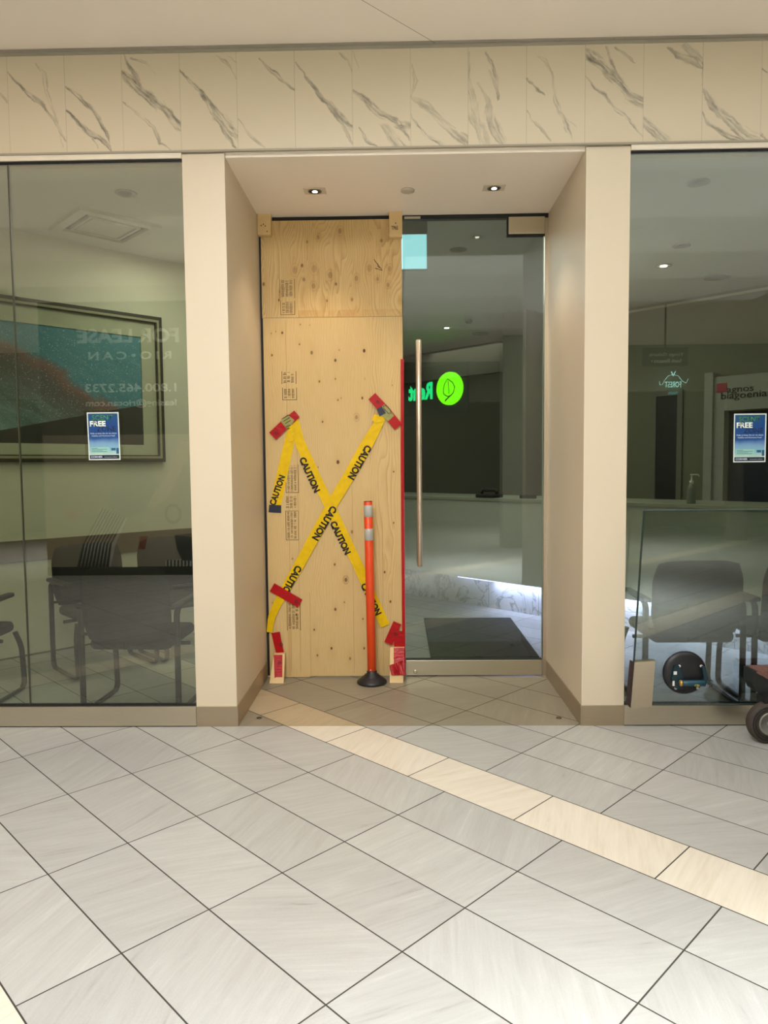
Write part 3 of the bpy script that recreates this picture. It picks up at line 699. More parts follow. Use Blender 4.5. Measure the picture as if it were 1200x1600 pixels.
redtape([(425, 917.5), (469, 943)], [15, 14.5], YR, 'red tape strip slanting down to the right over the lower left end of caution tape', marks=[(463, 940)], seed=13)
redtape([(430.5, 988), (434, 1005), (438, 1022), (439, 1040), (440, 1056)], [13.5, 13, 12.5, 11, 9], YR, 'bent vertical red tape strip above the tilted lower left wood block', marks=[(439.5, 1007)], seed=14, n=24)
r5 = redtape([(434.5, 1023), (435, 1058)], [14, 12.5], YBK-0.0025, 'short red tape strip stuck on the face of the tilted lower left wood block', marks=[(436.5, 1036)], seed=15)
lean(r5)
redtape([(621, 973), (606.5, 1005.5)], [13.5, 13.5], YR-0.003, 'short tilted red tape strip at the lower right end of caution tape', marks=[(618, 991)], seed=16)
r7 = redtape([(624, 986), (624, 1013), (624, 1016)], [17, 17, 17], YR, 'wide vertical red tape on the plywood just above the lower right wood block', marks=[], seed=17)
r9 = strip('red_tape', [(623.5, 1012), (624, 1055)], [17, 17], YBK-0.0025, RED, wav=0.002, seed=18, n=16)
tag(r9, 'shiny crumpled red tape stuck on the lower right wood block', 'red tape', 'red tape strips')
strip('crumpled_end', [(610, 1047), (631, 1043)], [16, 24], YBK-0.006, REDC, r9, wav=0.012, seed=19, n=26)
lean(r9)

redtape([(628.5, 561), (628.5, 700), (629.5, 860), (631.5, 1056)], [5, 5, 5, 5], YP-0.0035, 'long narrow red tape sealing the plywood edge beside the glass door', seed=20, n=80, marks=[])

# ------------------------------------------------------------------ delineator post
pbp = atz(582, 1060); sc_ = F_PX/4.86
post = empty('delineator_post', 'orange flexible delineator post with two silver bands on a round black base', 'delineator post', (pbp.x, 4.875, 0))
MB().lathe([(0.103, 0), (0.104, 0.012), (0.098, 0.02), (0.066, 0.045), (0.052, 0.052), (0.05, 0.060), (0.036, 0.064), (0.034, 0.085), (0.028, 0.088)], 40).build('base', RUB, post, True)
top = at(575, 784, 4.87); H_ = top.z
ln = (top.x-pbp.x)/H_
tilt = Matrix.Rotation(math.atan(ln), 4, 'Y')
def seg(name, z0, z1, r, mat, par): return MB().lathe([(r-0.0006, z0), (r, z0+0.0006), (r, z1-0.0006), (r-0.0006, z1)], 32, tilt).build(name, mat, par, True)
tube = seg('tube', 0.07, H_, 0.0295, ORANGE, post)
for y0, y1 in ((789.5, 807.6), (826, 844)):
    seg('reflective_band', at(576, y1, 4.87).z, at(576, y0, 4.87).z, 0.0303, BAND, post)
seg('top_cap', H_-0.004, H_+0.004, 0.0285, RUBT, post)
MB().lathe([(0.004, 0), (0.004, 0.004)], 10, tilt @ Matrix.Translation((-0.006, -0.0295, 0.098)) @ Matrix.Rotation(PI/2, 4, 'X')).build('rivet', WHITEP, post)
# little stoppers on the tiles of the recess
for x, y, l in ((405, 1122, 'small dark metal floor stud beside the left pier'), (873, 1122, 'small dark metal floor stud beside the right pier')):
    p = atz(x, y); o = MB().lathe([(0.016, 0), (0.016, 0.003), (0.008, 0.006), (0.003, 0.006)], 16, Matrix.Translation(p)).build('floor_stud', simple('stud_bronze', '4f453a', 0.4, 0.6), None, True)
    tag(o, l, 'floor stud', 'floor studs in the entrance')

# ------------------------------------------------------------------ entrance ceiling fittings
def square_light(x, y, label):
    p = atz(x, y, ZS+0.012); r = empty('recessed_downlight', label, 'ceiling light', (p.x, p.y, ZS+0.012), 0, 'square downlights in the entrance ceiling')
    MB().box((-0.068, -0.05, -0.004), (0.068, 0.05, 0.0), 0.0015).build('trim_plate', simple('light_trim_beige', 'cdbfa9', 0.4), r)
    MB().lathe([(0.042, -0.0055), (0.042, -0.004), (0.036, -0.004), (0.030, -0.0055)], 28).build('gimbal_ring', simple('gimbal_grey', '8d8578', 0.35, 0.4), r, True)
    MB().lathe([(0.016, -0.0085), (0.016, -0.0055), (0.005, -0.0055)], 20).build('lamp', BULB, r, True)
    l = bpy.data.lights.new('downlight', 'SPOT'); l.energy = 22; l.spot_size = 1.6; l.spot_blend = 0.6; l.color = (1, 0.8, 0.58); l.shadow_soft_size = 0.03
    lo = bpy.data.objects.new('lamp_glow', l); C.objects.link(lo); lo.parent = r; lo.location = (0, 0, -0.02)
square_light(492, 298, 'square recessed downlight in the entrance ceiling above the plywood')
square_light(772, 293, 'square recessed downlight in the entrance ceiling above the glass door')
p = atz(637, 297, ZS+0.012)
sc = MB().lathe([(0.030, -0.012), (0.042, -0.010), (0.043, 0.0), (0.01, 0)], 30, Matrix.Translation((p.x, p.y, ZS+0.012))).build('sprinkler_cover', simple('sprinkler_cap', 'c4b6a2', 0.4), None, True)
tag(sc, 'round flat sprinkler cover between the two square downlights', 'sprinkler cover')

# ------------------------------------------------------------------ posters on the windows
def poster(q, Yl, label):
    A, B, Cc, D = [at(x, y, Yl) for x, y in q]   # tl, tr, br, bl
    o = empty('notice_poster', label, 'poster', tuple(D), 0, 'scent free zone posters'); base = Vector(D)
    W = (Cc-D).length; Hh = (A-D).length; ux = (Cc-D).normalized(); uz = (A-D).normalized()
    def R(u0, v0, u1, v1, lv, mat, nm):
        P = [ux*(W*u)+uz*(Hh*v)+Vector((0, -0.0003*lv, 0)) for u, v in ((u0, v0), (u1, v0), (u1, v1), (u0, v1))]
        return MB().prism(P, (0, 0.0003, 0)).build(nm, mat, o)
    R(0, 0, 1, 1, 1, simple('poster_white', 'cfd6cf', 0.5), 'paper_border')
    t = NT('poster_blue'); s = t.xyz(t.obj()); v = t.math('DIVIDE', s[2], Hh)
    n = t.noise(t.obj(), 18, 3)
    v2 = t.math('ADD', v, t.math('MULTIPLY', t.math('SUBTRACT', n, 0.5), 0.12))
    t.col(t.ramp(v2, [(0.08, lin('c9d3b8')), (0.2, lin('7fb0bb')), (0.36, lin('6f93b8')), (0.46, lin('1d4a86')), (0.75, lin('14407c')), (1.0, lin('1c4a70'))])); t.b.inputs['Roughness'].default_value = 0.4
    R(0.035, 0.025, 0.965, 0.975, 2, t.m, 'picture')
    R(0.035, 0.025, 0.965, 0.105, 3, simple('poster_dark_strip', '10182c', 0.5), 'footer')
    def T(s, u, v, wid, hgt, mat, bold=0.02):
        P = ux*(W*u)+uz*(Hh*v)+Vector((0, -0.0014, 0)); text('lettering', s, mat, P, ux, uz, width=W*wid, height=Hh*hgt, ext=0.0002, bold=bold, parent=o)
    T('SCENT', 0.15, 0.84, 0.66, 0.10, simple('poster_green', '3f7d3c', 0.5)); T('FREE', 0.08, 0.71, 0.5, 0.11, simple('poster_letter_white', 'eef3e4', 0.5), 0.04)
    T('ZONE', 0.30, 0.605, 0.6, 0.105, simple('poster_navy', '0b1f4c', 0.5)); wm = simple('poster_pale', 'b9c6dd', 0.5)
    T('Help us keep the air we share', 0.09, 0.545, 0.82, 0.03, wm, 0.02); T('healthy and fragrance free!', 0.13, 0.495, 0.73, 0.03, wm, 0.02)
    T('CORNER', 0.07, 0.048, 0.37, 0.038, wm, 0.04); T('chiropractic wellness', 0.5, 0.055, 0.4, 0.016, wm)
    R(0.07, 0.15, 0.66, 0.27, 3, simple('poster_box', '8fbcb2', 0.5), 'text_box')
    dk = simple('poster_line_ink', '2c5a68', 0.6)
    for i in range(4): R(0.1, 0.245-i*0.024, 0.1+(0.2, 0.5, 0.35, 0.48)[i], 0.253-i*0.024, 4, dk, 'text_line')
    R(0.72, 0.2, 0.86, 0.25, 3, simple('poster_figure', '174d72', 0.6), 'dark_figure'); R(0.88, 0.13, 0.96, 0.25, 3, simple('poster_figure', '174d72', 0.6), 'dark_figure')
    R(-0.1, -0.02, 1.08, 1.04, 0.5, glass('clear_sleeve', 'eef0ea', 0.06), 'clear_sleeve')
    return o
poster([(135.5, 644.5), (185, 643.5), (188.5, 718.5), (139, 719)], YF+0.006, 'blue scent free zone poster on the left window in front of the framed painting')
poster([(1147, 646.5), (1197, 645.5), (1196, 722), (1145.5, 722.5)], YF+0.006, 'blue scent free zone poster on the right window beside the dark doorway')

# ------------------------------------------------------------------ loose pane leaning at the right window
YG = 3.95
tl, bl_ = at(1006, 798, YG), at(986, 1101, YG)
blz = bl_.z
gp = empty('detached_door_leaf', 'frameless clear glass door panel lying on its side against the right window', 'glass panel', tuple(bl_)); g0 = Vector(bl_)
tr, br_ = tl+Vector((2.0, 0, 0.0)), bl_+Vector((2.06, 0, 0))
MB().prism([Vector(p)-g0 for p in (bl_, br_, tr, tl)], (0, 0.010, 0)).build('glass_sheet', GLOOSE, gp)
e = MB(); e.tube([bl_-g0, tl-g0], 0.0035, 0.0055, 4); e.tube([tl-g0, tr-g0], 0.003, 0.0055, 4); e.tube([bl_-g0, br_-g0], 0.003, 0.0055, 4)
e.build('polished_edge', GEDGE, gp)
q = [at(x, y, YG-0.015) for x, y in ((991.5, 1035), (1024, 1032.5), (1018.5, 1106), (985.5, 1106.5))]
pf = MB().prism([v-g0 for v in (q[3], q[2], q[1], q[0])], (0, 0.042, 0)); pf.build('patch_fitting', PATCH, gp)
q2 = [v-g0 for v in q]
MB().prism([q2[3]+Vector((-0.018, 0.012, 0.02)), q2[3]+Vector((-0.001, 0.003, 0.0)), q2[0]+Vector((-0.001, 0.003, 0.0)), q2[0]+Vector((-0.016, 0.012, 0.006))], (0, 0.02, 0)).build('open_end', simple('rusty_dark_gap', '2a1712', 0.8, var=0.4, scale=80), gp)
# suction lifter
sc0 = at(1070, 1051, YG-0.012); R_ = 34*3.94/F_PX
sl = empty('suction_lifter', 'round black suction cup lifter with a teal pump handle stuck to the loose glass panel', 'suction lifter', tuple(sc0))
RXm = Matrix.Rotation(PI/2, 4, 'X')
MB().lathe([(R_, -0.010), (R_*1.01, -0.002), (R_*0.96, 0.008), (R_*0.86, 0.012), (R_*0.82, 0.014), (R_*0.4, 0.02)], 48, RXm).build('rubber_pad', RUB, sl, True)
s3 = R_/34
def L(x, y, d=0.03): return Vector(((x-1070)*s3, -d, (1051-y)*s3))
MB().prism([L(1050, 1038, .014), L(1057, 1037, .014), L(1064, 1057, .014), L(1064, 1074, .014), L(1052, 1073, .014), L(1046, 1058, .014)], (0, -0.022, 0)).build('bracket', TEAL, sl)
MB().prism([L(1092, 1037, .014), L(1098, 1040, .014), L(1103, 1058, .014), L(1098, 1070, .014), L(1090, 1070, .014), L(1096, 1057, .014)], (0, -0.022, 0)).build('bracket', TEAL, sl)
hd = MB().lathe([(0.014, 0), (0.017, 0.004), (0.017, 0.115), (0.014, 0.12)], 20, Matrix.Translation(L(1060, 1063, 0.055)) @ Matrix.Rotation(PI/2, 4, 'Y')).build('pump_handle', simple('teal_handle', '0f3f50', 0.35), sl, True)
MB().lathe([(0.014, 0), (0.0175, 0.003), (0.0175, 0.012), (0.014, 0.014)], 20, Matrix.Translation(L(1056, 1063, 0.055)) @ Matrix.Rotation(PI/2, 4, 'Y')).build('brass_collar', simple('brass', 'c9a25a', 0.3, 0.7), hd, True)
text('label_print', 'CRL', simple('yellow_print', 'b9b23a', 0.5), L(1077, 1066.5, 0.0725), (1, 0, 0), (0, 0, 1), width=0.03, height=0.011, ext=0.0003, parent=hd, bold=0.03)
for x, y in ((1059, 1039), (1093, 1039), (1054, 1074), (1088, 1074)):
    MB().lathe([(0.007, 0), (0.008, 0.003), (0.005, 0.008), (0.002, 0.009)], 14, Matrix.Translation(L(x, y, 0.018)) @ RXm).build('screw', WHITEP, sl, True)
MB().box(tuple(L(1048.5, 1051, 0.038)), tuple(L(1053.5, 1046, 0.036))).build('sticker', WHITEP, sl)
MB().box(tuple(L(1047, 1069, 0.038)), tuple(L(1050, 1061, 0.036))).build('sticker', WHITEP, sl)
MB().tube(rnd([L(1102, 1059, .05), L(1107, 1059, .05), L(1107, 1069, .05), L(1102, 1069, .05)], 0.004), 0.002, n=8).build('wire_clip', RUB, sl)

# dolly carrying the pane
dp = atz(1212, 1166); dx0 = at(1172, 1090, 3.86).x
do = empty('glass_dolly', 'low wheeled dolly with a brown padded deck under the loose glass panel', 'dolly', (dx0, 3.72, 0))
wr = 0.112
def wheel(x, y):
    w_ = MB().lathe([(0.06, -0.026), (wr-0.010, -0.028), (wr, -0.014), (wr, 0.014), (wr-0.010, 0.028), (0.06, 0.026)], 40, Matrix.Translation((x, y, wr)) @ RXm).build('wheel', simple('worn_rubber_wheel', '3a3029', 0.75, var=0.25, scale=60), do, True)
    MB().lathe([(0.064, 0), (0.064, 0.005), (0.055, 0.005), (0.050, 0.0), (0.022, -0.004), (0.018, 0.010), (0.004, 0.010)], 28, Matrix.Translation((x, y-0.029, wr)) @ RXm).build('wheel_hub', simple('hub_grey', '7d7a74', 0.4, 0.3), w_, True)
    for rr_ in (0.078, 0.092):
        MB().tube([(x+rr_*math.cos(k*PI/18), y-0.0285, wr+rr_*math.sin(k*PI/18)) for k in range(36)], 0.003, 0.003, 6, True, (0, 1, 0)).build('wheel_groove', BLACK, w_)
wx = atz(1207, 1166).x-dx0
wheel(wx, 0.07); wheel(wx+0.75, 0.07)
MB().prism([(0.0, 0.12, 0.375), (0.0, 0.12, 0.305), (0.012, 0.12, 0.285), (0.022, 0.12, 0.262), (0.05, 0.12, 0.245), (0.10, 0.12, 0.235), (1.1, 0.12, 0.235), (1.1, 0.12, 0.375)], (0, 0.10, 0)).build('deck_frame', simple('deck_black', '181b1a', 0.5, var=0.25, scale=25), do)
MB().prism([(0.02, 0.105, 0.380), (0.02, 0.105, 0.366), (0.05, 0.105, 0.350), (0.09, 0.105, 0.325), (0.16, 0.105, 0.31), (1.1, 0.105, 0.305), (1.1, 0.105, 0.380)], (0, 0.115, 0)).build('padded_cover', simple('brown_carpet', '6d4a42', 0.95, var=0.3, scale=60, bump=0.4), do)
MB().box((wx-0.03, 0.05, 0.20), (wx+0.03, 0.14, 0.25)).box((wx-0.02, 0.105, 0.10), (wx+0.02, 0.12, 0.21)).build('caster_fork', BLACK, do)
MB().box((0.35, 0.212, 0.095), (1.1, 0.222, 0.3)).box((0.35, 0.212, 0.09), (1.1, 0.295, 0.122)).build('support_ledge', BLACK, do)

# ================================================================== INSIDE THE SHOP
S2 = 1/math.sqrt(2)
def frame(e, c, k=0.0):
    """local frame of a 45 degree wall: x runs along e, y points away from the viewer; origin where the wall line crosses X = 0"""
    if e == 'L': X, Y, o = Vector((S2, S2, 0)), Vector((-S2, S2, 0)), Vector((0, c, 0))     # Y - X = c
    else: X, Y, o = Vector((S2, -S2, 0)), Vector((S2, S2, 0)), Vector((0, c, 0))            # X + Y = c
    m = Matrix.Identity(4)
    for i in range(3): m[i][0], m[i][1], m[i][3] = X[i], Y[i], o[i]
    return m
FL = frame('L', 8.62); FR = frame('R', 11.6); FD = frame('R', 8.30)
q2_ = math.sqrt(2)
def fbox(F, p0, p1, bev=0): return MB().box(p0, p1, bev, mtx=F)
struct('wall_interior_left', fbox(FL, (-4.57*q2_, 0, 0), (-0.6*q2_, 0.12, IZ)), INTW)
struct('trim_6', fbox(FL, (-4.57*q2_, -0.012, 0), (-0.6*q2_, 0, 0.012)), simple('floor_joint_grey', '6f6c5c', 0.7))
struct('trim_7', fbox(FL, (-4.5*q2_, -0.02, 0.765), (-0.6*q2_, 0, 0.935), 0.003), RAIL)
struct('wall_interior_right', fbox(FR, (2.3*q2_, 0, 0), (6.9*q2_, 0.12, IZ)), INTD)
struct('trim_8', fbox(FR, (2.3*q2_, -0.03, IZ-0.06), (6.9*q2_, 0, IZ-0.035)), INTW)
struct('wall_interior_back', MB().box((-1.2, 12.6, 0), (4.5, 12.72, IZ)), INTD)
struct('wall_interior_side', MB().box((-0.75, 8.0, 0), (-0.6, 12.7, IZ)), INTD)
struct('wall_interior_end', MB().box((4.6, 4.0, 0), (4.72, 7.5, IZ)), INTW)
struct('wall_interior_near', MB().box((-4.72, 4.0, 0), (-4.6, 4.3, IZ)), INTW)
struct('ceiling_interior', MB().box((-4.7, YF+0.12, IZ), (XL0, 13, IZ+0.1)).box((XL0, YB+0.1, IZ), (XR1, 13, IZ+0.1)).box((XR1, YF+0.12, IZ), (4.7, 13, IZ+0.1)), INTC)
struct('wall_above_door', MB().box((XL1, YB+0.0, ZS+0.012), (XR0, YB+0.1, IZ+0.1)).box((-4.7, YF+0.1, ZS), (XL0, YF+0.14, IZ+0.1)).box((XR1, YF+0.1, ZS), (4.7, YF+0.14, IZ+0.1)), INTW)
# interior column of two faces
mcx = Matrix.Translation((1.553, 8.747, 0)) @ Matrix.Rotation(-PI/4, 4, 'Z')
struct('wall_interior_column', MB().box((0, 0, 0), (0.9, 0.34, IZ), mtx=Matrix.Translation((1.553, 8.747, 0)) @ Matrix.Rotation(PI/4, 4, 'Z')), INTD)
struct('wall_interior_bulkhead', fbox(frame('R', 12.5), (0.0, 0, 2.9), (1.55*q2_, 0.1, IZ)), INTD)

# framed painting on the diagonal wall
pc = empty('framed_painting', 'large framed abstract teal and grey painting with a red streak on the left wall', 'painting', tuple(FL @ Vector((-3.0*q2_, 0, 1.55))))
pc.matrix_world = Matrix.Translation(FL @ Vector((-3.0*q2_, -0.001, 0))) @ FL.to_3x3().to_4x4()
x0_, x1_ = -1.5, 0.87*q2_ - 0.0
z0_, z1_ = 1.555, 2.84
FRM = simple('frame_dark_gold', '2d2a1e', 0.4); FRG = simple('frame_champagne', '9d987c', 0.4, var=0.08, scale=40)
MB().ring((x0_, z0_, x1_, z1_), (x0_+0.03, z0_+0.03, x1_-0.03, z1_-0.03), -0.045, 0).build('outer_moulding', FRM, pc)
MB().ring((x0_+0.03, z0_+0.03, x1_-0.03, z1_-0.03), (x0_+0.05, z0_+0.05, x1_-0.05, z1_-0.05), -0.05, 0).build('champagne_moulding', FRG, pc)
MB().ring((x0_+0.05, z0_+0.05, x1_-0.05, z1_-0.05), (x0_+0.06, z0_+0.06, x1_-0.06, z1_-0.06), -0.04, 0).build('inner_moulding', FRM, pc)
MB().ring((x0_+0.06, z0_+0.06, x1_-0.06, z1_-0.06), (x0_+0.19, z0_+0.15, x1_-0.19, z1_-0.19), -0.02, 0).build('mat_board', simple('mat_board_cream', 'b3b49c', 0.7), pc)
t = NT('abstract_canvas'); s = t.xyz(t.obj()); n1 = t.noise(t.obj(), 2.2, 5, 0.6, 0.8); n2 = t.noise(t.comb(t.math('MULTIPLY', s[0], 3), 1.0, t.math('MULTIPLY', t.math('ADD', s[2], t.math('MULTIPLY', s[0], 0.6)), 12)), 1.0, 5, 0.65, 1.0)
sp = t.noise(t.obj(), 95, 2, 0.5); dgn = t.math('ADD', t.math('SUBTRACT', s[2], 2.47), t.math('MULTIPLY', t.math('SUBTRACT', s[0], -0.15), 0.55))
dgn = t.math('ADD', dgn, t.math('MULTIPLY', t.math('SUBTRACT', n1, 0.5), 0.35))
c = t.ramp(n2, [(0.3, lin('4c6866')), (0.5, lin('6a8d8a')), (0.62, lin('8ba3a0')), (0.75, lin('c0ccc6'))])
up = t.mapr(dgn, 0.0, 0.1, 0, 1); lo_ = t.mapr(dgn, -0.25, -0.05, 1, 0)
c = t.mix(t.math('MULTIPLY', up, 0.8), c, lin('3f8294')); c = t.mix(t.math('MULTIPLY', t.mapr(dgn, -0.6, -0.12, 0, 1), t.math('SUBTRACT', 1.0, up)), c, lin('5f5a55'))
red = t.math('SUBTRACT', 1.0, t.math('MINIMUM', t.math('DIVIDE', t.math('ABSOLUTE', t.math('SUBTRACT', dgn, 0.02)), 0.08), 1.0)); c = t.mix(t.math('MULTIPLY', red, 0.7), c, lin('8a5a52'))
topd = t.mapr(s[2], 2.56, 2.6, 0, 1); c = t.mix(t.math('MULTIPLY', topd, t.mapr(s[0], -0.4, -0.3, 1, 0)), c, lin('5e3834'))
c = t.mix(t.math('GREATER_THAN', sp, 0.655), c, lin('b9c4c0'))
botd = t.math('LESS_THAN', t.math('SUBTRACT', s[2], t.math('MULTIPLY', s[0], 0.22)), 1.83); c = t.mix(botd, c, lin('33322c'))
t.col(c); t.b.inputs['Roughness'].default_value = 0.5
MB().box((x0_+0.18, -0.012, z0_+0.14), (x1_-0.18, 0.0, z1_-0.18)).build('canvas', t.m, pc)

# ceiling cassette, downlights, speakers
def cassette():
    o = empty('ceiling_air_cassette', 'square white ceiling air vent cassette turned 45 degrees above the waiting chairs', 'air vent', (-2.235, 5.60, IZ), PI/4)
    VW = simple('vent_white', 'c9cbbd', 0.5); VD = simple('vent_slot_dark', '1c1d18', 0.7)
    h = 0.31
    MB().ring((-h, -h, h, h), (-h+0.07, -h+0.07, h-0.07, h-0.07), -0.03, 0).bm.free()
    def sq(a, b, z0, z1):
        m = MB()
        for r in ((-a, -a, a, -b), (-a, b, a, a), (-a, -b, -b, b), (b, -b, a, b)): m.box((r[0], r[1], z0), (r[2], r[3], z1), 0.002)
        return m
    sq(h, h-0.07, -0.028, 0).build('outer_frame', VW, o); sq(h-0.07, h-0.115, -0.006, 0).build('air_slot', VD, o)
    sq(h-0.115, h-0.135, -0.024, -0.004).build('louver', VW, o); sq(h-0.135, h-0.15, -0.004, 0).build('air_slot', VD, o)
    MB().box((-h+0.15, -h+0.15, -0.022), (h-0.15, h-0.15, 0), 0.004).build('centre_grille', VW, o)
cassette()
LR = simple('light_ring_grey', '8f9188', 0.4)
def round_light(x, y, label, lit=False, r=0.075, first=[None]):
    p = atz(x, y, IZ)
    if first[0] is None:
        o = empty('round_downlight', label, 'ceiling light', (p.x, p.y, IZ), 0, 'round downlights in the shop ceiling')
        MB().lathe([(r, 0), (r, -0.004), (r*0.8, -0.007), (r*0.55, -0.003), (r*0.5, 0)], 30).build('trim_ring', LR, o, True)
        first[0] = o
    else:
        o = copy_tree(first[0]); o.location = (p.x, p.y, IZ); o['label'] = label
    for ch in list(o.children):
        if ch.name.startswith('lamp'): bpy.data.objects.remove(ch)
    if lit:
        MB().lathe([(r*0.42, -0.0075), (r*0.42, -0.003), (0.004, -0.003)], 20).build('lit_lamp', BULBD, o, True)
    return o
round_light(197, 302, 'round unlit downlight behind the vent cassette in the left window')
round_light(1091, 285, 'round unlit downlight nearest the glass in the right window')
round_light(1065, 384, 'round unlit downlight behind the nearest one in the right window')
round_light(716, 390, 'round unlit downlight seen through the upper part of the glass door')
round_light(698, 512, 'small lit downlight seen through the glass door', True)
round_light(1037, 415, 'lit downlight seen through the right window', True)
round_light(1168, 572, 'small lit downlight low in the right window', True) if False else None
for x, y, l in ((751, 521, 'round grey ceiling speaker seen through the glass door'), (1120, 433, 'flat grey ceiling speaker seen in the right window')):
    p = atz(x, y, IZ); o = MB().lathe([(0.13, 0), (0.13, -0.006), (0.11, -0.01), (0.02, -0.01)], 28, Matrix.Translation(p)).build('ceiling_speaker', simple('speaker_grey', '6b6c62', 0.6), None, True)
    tag(o, l, 'ceiling speaker')
p = atz(732, 499, IZ); o = MB().lathe([(0.045, 0), (0.05, -0.03), (0.03, -0.05), (0.01, -0.05)], 20, Matrix.Translation(p)).build('smoke_detector', simple('detector_dark', '2b2b28', 0.5), None, True)
tag(o, 'small dark smoke detector on the shop ceiling', 'smoke detector')

# exit sign
a, b = at(627, 365.5, 5.6), at(668, 421, 5.6)
ex = empty('exit_sign', 'glowing pale cyan sign panel hanging just inside the glass door', 'sign', (b.x-0.17, 5.6, b.z))
MB().box((-0.19, 0, 0), (0.17, 0.04, a.z-b.z), 0.003).build('housing', simple('sign_housing', '9fb3b4', 0.4), ex)
MB().box((-0.185, -0.002, 0.006), (0.164, 0.0, a.z-b.z-0.006)).build('lit_face', EXITM, ex)
MB().box((-0.19, 0.005, a.z-b.z), (0.17, 0.035, IZ-b.z)).build('ceiling_bracket', simple('bracket_grey', '6f766e', 0.5), ex)

# reception desk
dk = empty('reception_desk', 'long grey reception desk with a marble plinth and glowing strip below', 'reception desk', (0, 0, 0)); dk.matrix_world = FD
xa, xb = -0.45*q2_, 3.25*q2_
MB().box((xa, 0, 0.305), (xb, 0.6, 1.13), 0.003).build('front_panel', DESKP, dk)
MB().box((xa-0.02, -0.02, 1.13), (xb+0.02, 0.66, 1.163), 0.003).build('countertop', simple('countertop_pale', 'a8aa9a', 0.3, var=0.02), dk)
def m_marble2():
    t = NT('marble_plinth'); o = t.obj(); s = t.xyz(o)
    n = t.noise(o, 2.2, 6, 0.6, 1.6); v = t.math('ABSOLUTE', t.math('SUBTRACT', n, 0.5)); k = t.mapr(v, 0.0, 0.022, 0.8, 0)
    j = t.math('FRACT', t.math('DIVIDE', s[0], 0.62)); jj = t.math('LESS_THAN', j, 0.006)
    t.col(t.mix(jj, t.mix(k, lin('cfcfd0'), lin('6d6b69')), lin('55524e'))); t.b.inputs['Roughness'].default_value = 0.3; return t.m
MB().box((xa, 0.10, 0), (xb, 0.5, 0.305)).build('marble_plinth', m_marble2(), dk)
MB().box((0.62*q2_, 0.03, 0.291), (xb-0.02, 0.045, 0.304)).build('led_strip', LEDM, dk)
led = area('led_glow', (0, 0, 0), (3.4, 0.05), 30, (0.50, 0.55, 1.0)); led.parent = dk; led.location = (2.15*q2_, 0.05, 0.285)
# things on the counter
def on_counter(x, y):
    return atl(x, y, S2, S2, (8.30+0.12)*S2)
p = on_counter(1080, 786)
sb = empty('sanitizer_bottle', 'clear pump sanitizer bottle on the counter in the right window', 'bottle', (p.x, p.y, 1.163))
MB().lathe([(0.032, 0), (0.035, 0.004), (0.035, 0.12), (0.025, 0.15), (0.014, 0.165)], 20).build('bottle_body', simple('bottle_clear_grey', '7d827c', 0.15), sb, True)
MB().lathe([(0.016, 0.163), (0.016, 0.19), (0.006, 0.192), (0.006, 0.235), (0.012, 0.237), (0.012, 0.245)], 16).tube([(0, 0, 0.24), (0.05, -0.01, 0.24), (0.058, -0.01, 0.228)], 0.006).build('pump_head', WHITEP, sb, True)
p = on_counter(772, 778)
ho = empty('desk_phone', 'dark telephone on the reception counter behind the glass door', 'telephone', (p.x-0.05, p.y, 1.163), -PI/4)
MB().box((-0.12, -0.08, 0), (0.12, 0.08, 0.035), 0.008).build('base', BLACK, ho)
MB().tube(rnd([(-0.1, 0, 0.04), (-0.09, 0, 0.075), (0.09, 0, 0.075), (0.1, 0, 0.04)], 0.03), 0.018, n=10).build('handset', BLACK, ho, True)
p = on_counter(825, 778)
o = MB().box((-0.07, -0.05, 0), (0.07, 0.05, 0.035), 0.006, mtx=Matrix.Translation((p.x, p.y, 1.163)) @ Matrix.Rotation(-PI/4, 4, 'Z')).build('card_terminal', BLACK)
tag(o, 'low black card terminal on the counter near the door edge', 'card terminal')

# interior doorway block with its sign behind the counter
def on_r(x, y, off=0.0): return atl(x, y, S2, S2, (11.6*S2-off))
wl = on_r(1101, 583, 0.18)
FRI = FR.inverted()
lx = (FRI @ wl).x; hz = wl.z
struct('wall_partition', fbox(FR, (lx, -0.18, 0), (lx+0.09, 0.0, hz)).box((lx+0.09, -0.14, 2.06), (lx+2.2, 0.0, hz-0.05), mtx=FR).box((lx+0.09, -0.14, 0), (lx+0.2, 0.0, 2.06), mtx=FR), simple('partition_grey_white', 'a9a9a2', 0.6))
def door_dark(nm, x0, x1, z, mat):
    o = fbox(FR, (x0, -0.02, 0), (x1, 0.02, z)).build(nm, mat); tag(o, kind='structure')
    MB().ring((x0-0.06, -0.06, x1+0.06, z+0.06), (x0, 0, x1, z), -0.03, 0.0, mtx=FR).build('door_frame', simple('door_casing', '77776c', 0.5), o)
    return o
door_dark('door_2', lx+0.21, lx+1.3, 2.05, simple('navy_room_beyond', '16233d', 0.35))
fx0 = (FRI @ on_r(1027, 620)).x; fx1 = (FRI @ on_r(1060, 620)).x
door_dark('door_3', fx0, fx1, 2.28, DARKD)
sg = empty('clinic_wall_sign', 'small red square logo with dark lettering on the pale partition behind the counter', 'sign', (0, 0, 0)); sg.matrix_world = FR
def SL(x, y):
    v = FRI @ on_r(x, y, 0.14); return Vector((v.x, -0.142, v.z))
c0 = SL(1120, 613.5); MB().box((c0.x, -0.15, c0.z), (c0.x+0.105, -0.14, c0.z+0.095)).build('red_logo', simple('logo_red', 'b01f3c', 0.4), sg)
c1 = SL(1136, 613.5); text('lettering', 'agnos', INK, (c1.x, -0.144, c1.z), (1, 0, 0), (0, 0, 1), width=0.27, height=0.07, ext=0.004, parent=sg)
c1 = SL(1127, 624); text('lettering', 'biagoenia', INK, (c1.x, -0.144, c1.z), (1, 0, 0), (0, 0, 1), width=0.46, height=0.075, ext=0.004, parent=sg)

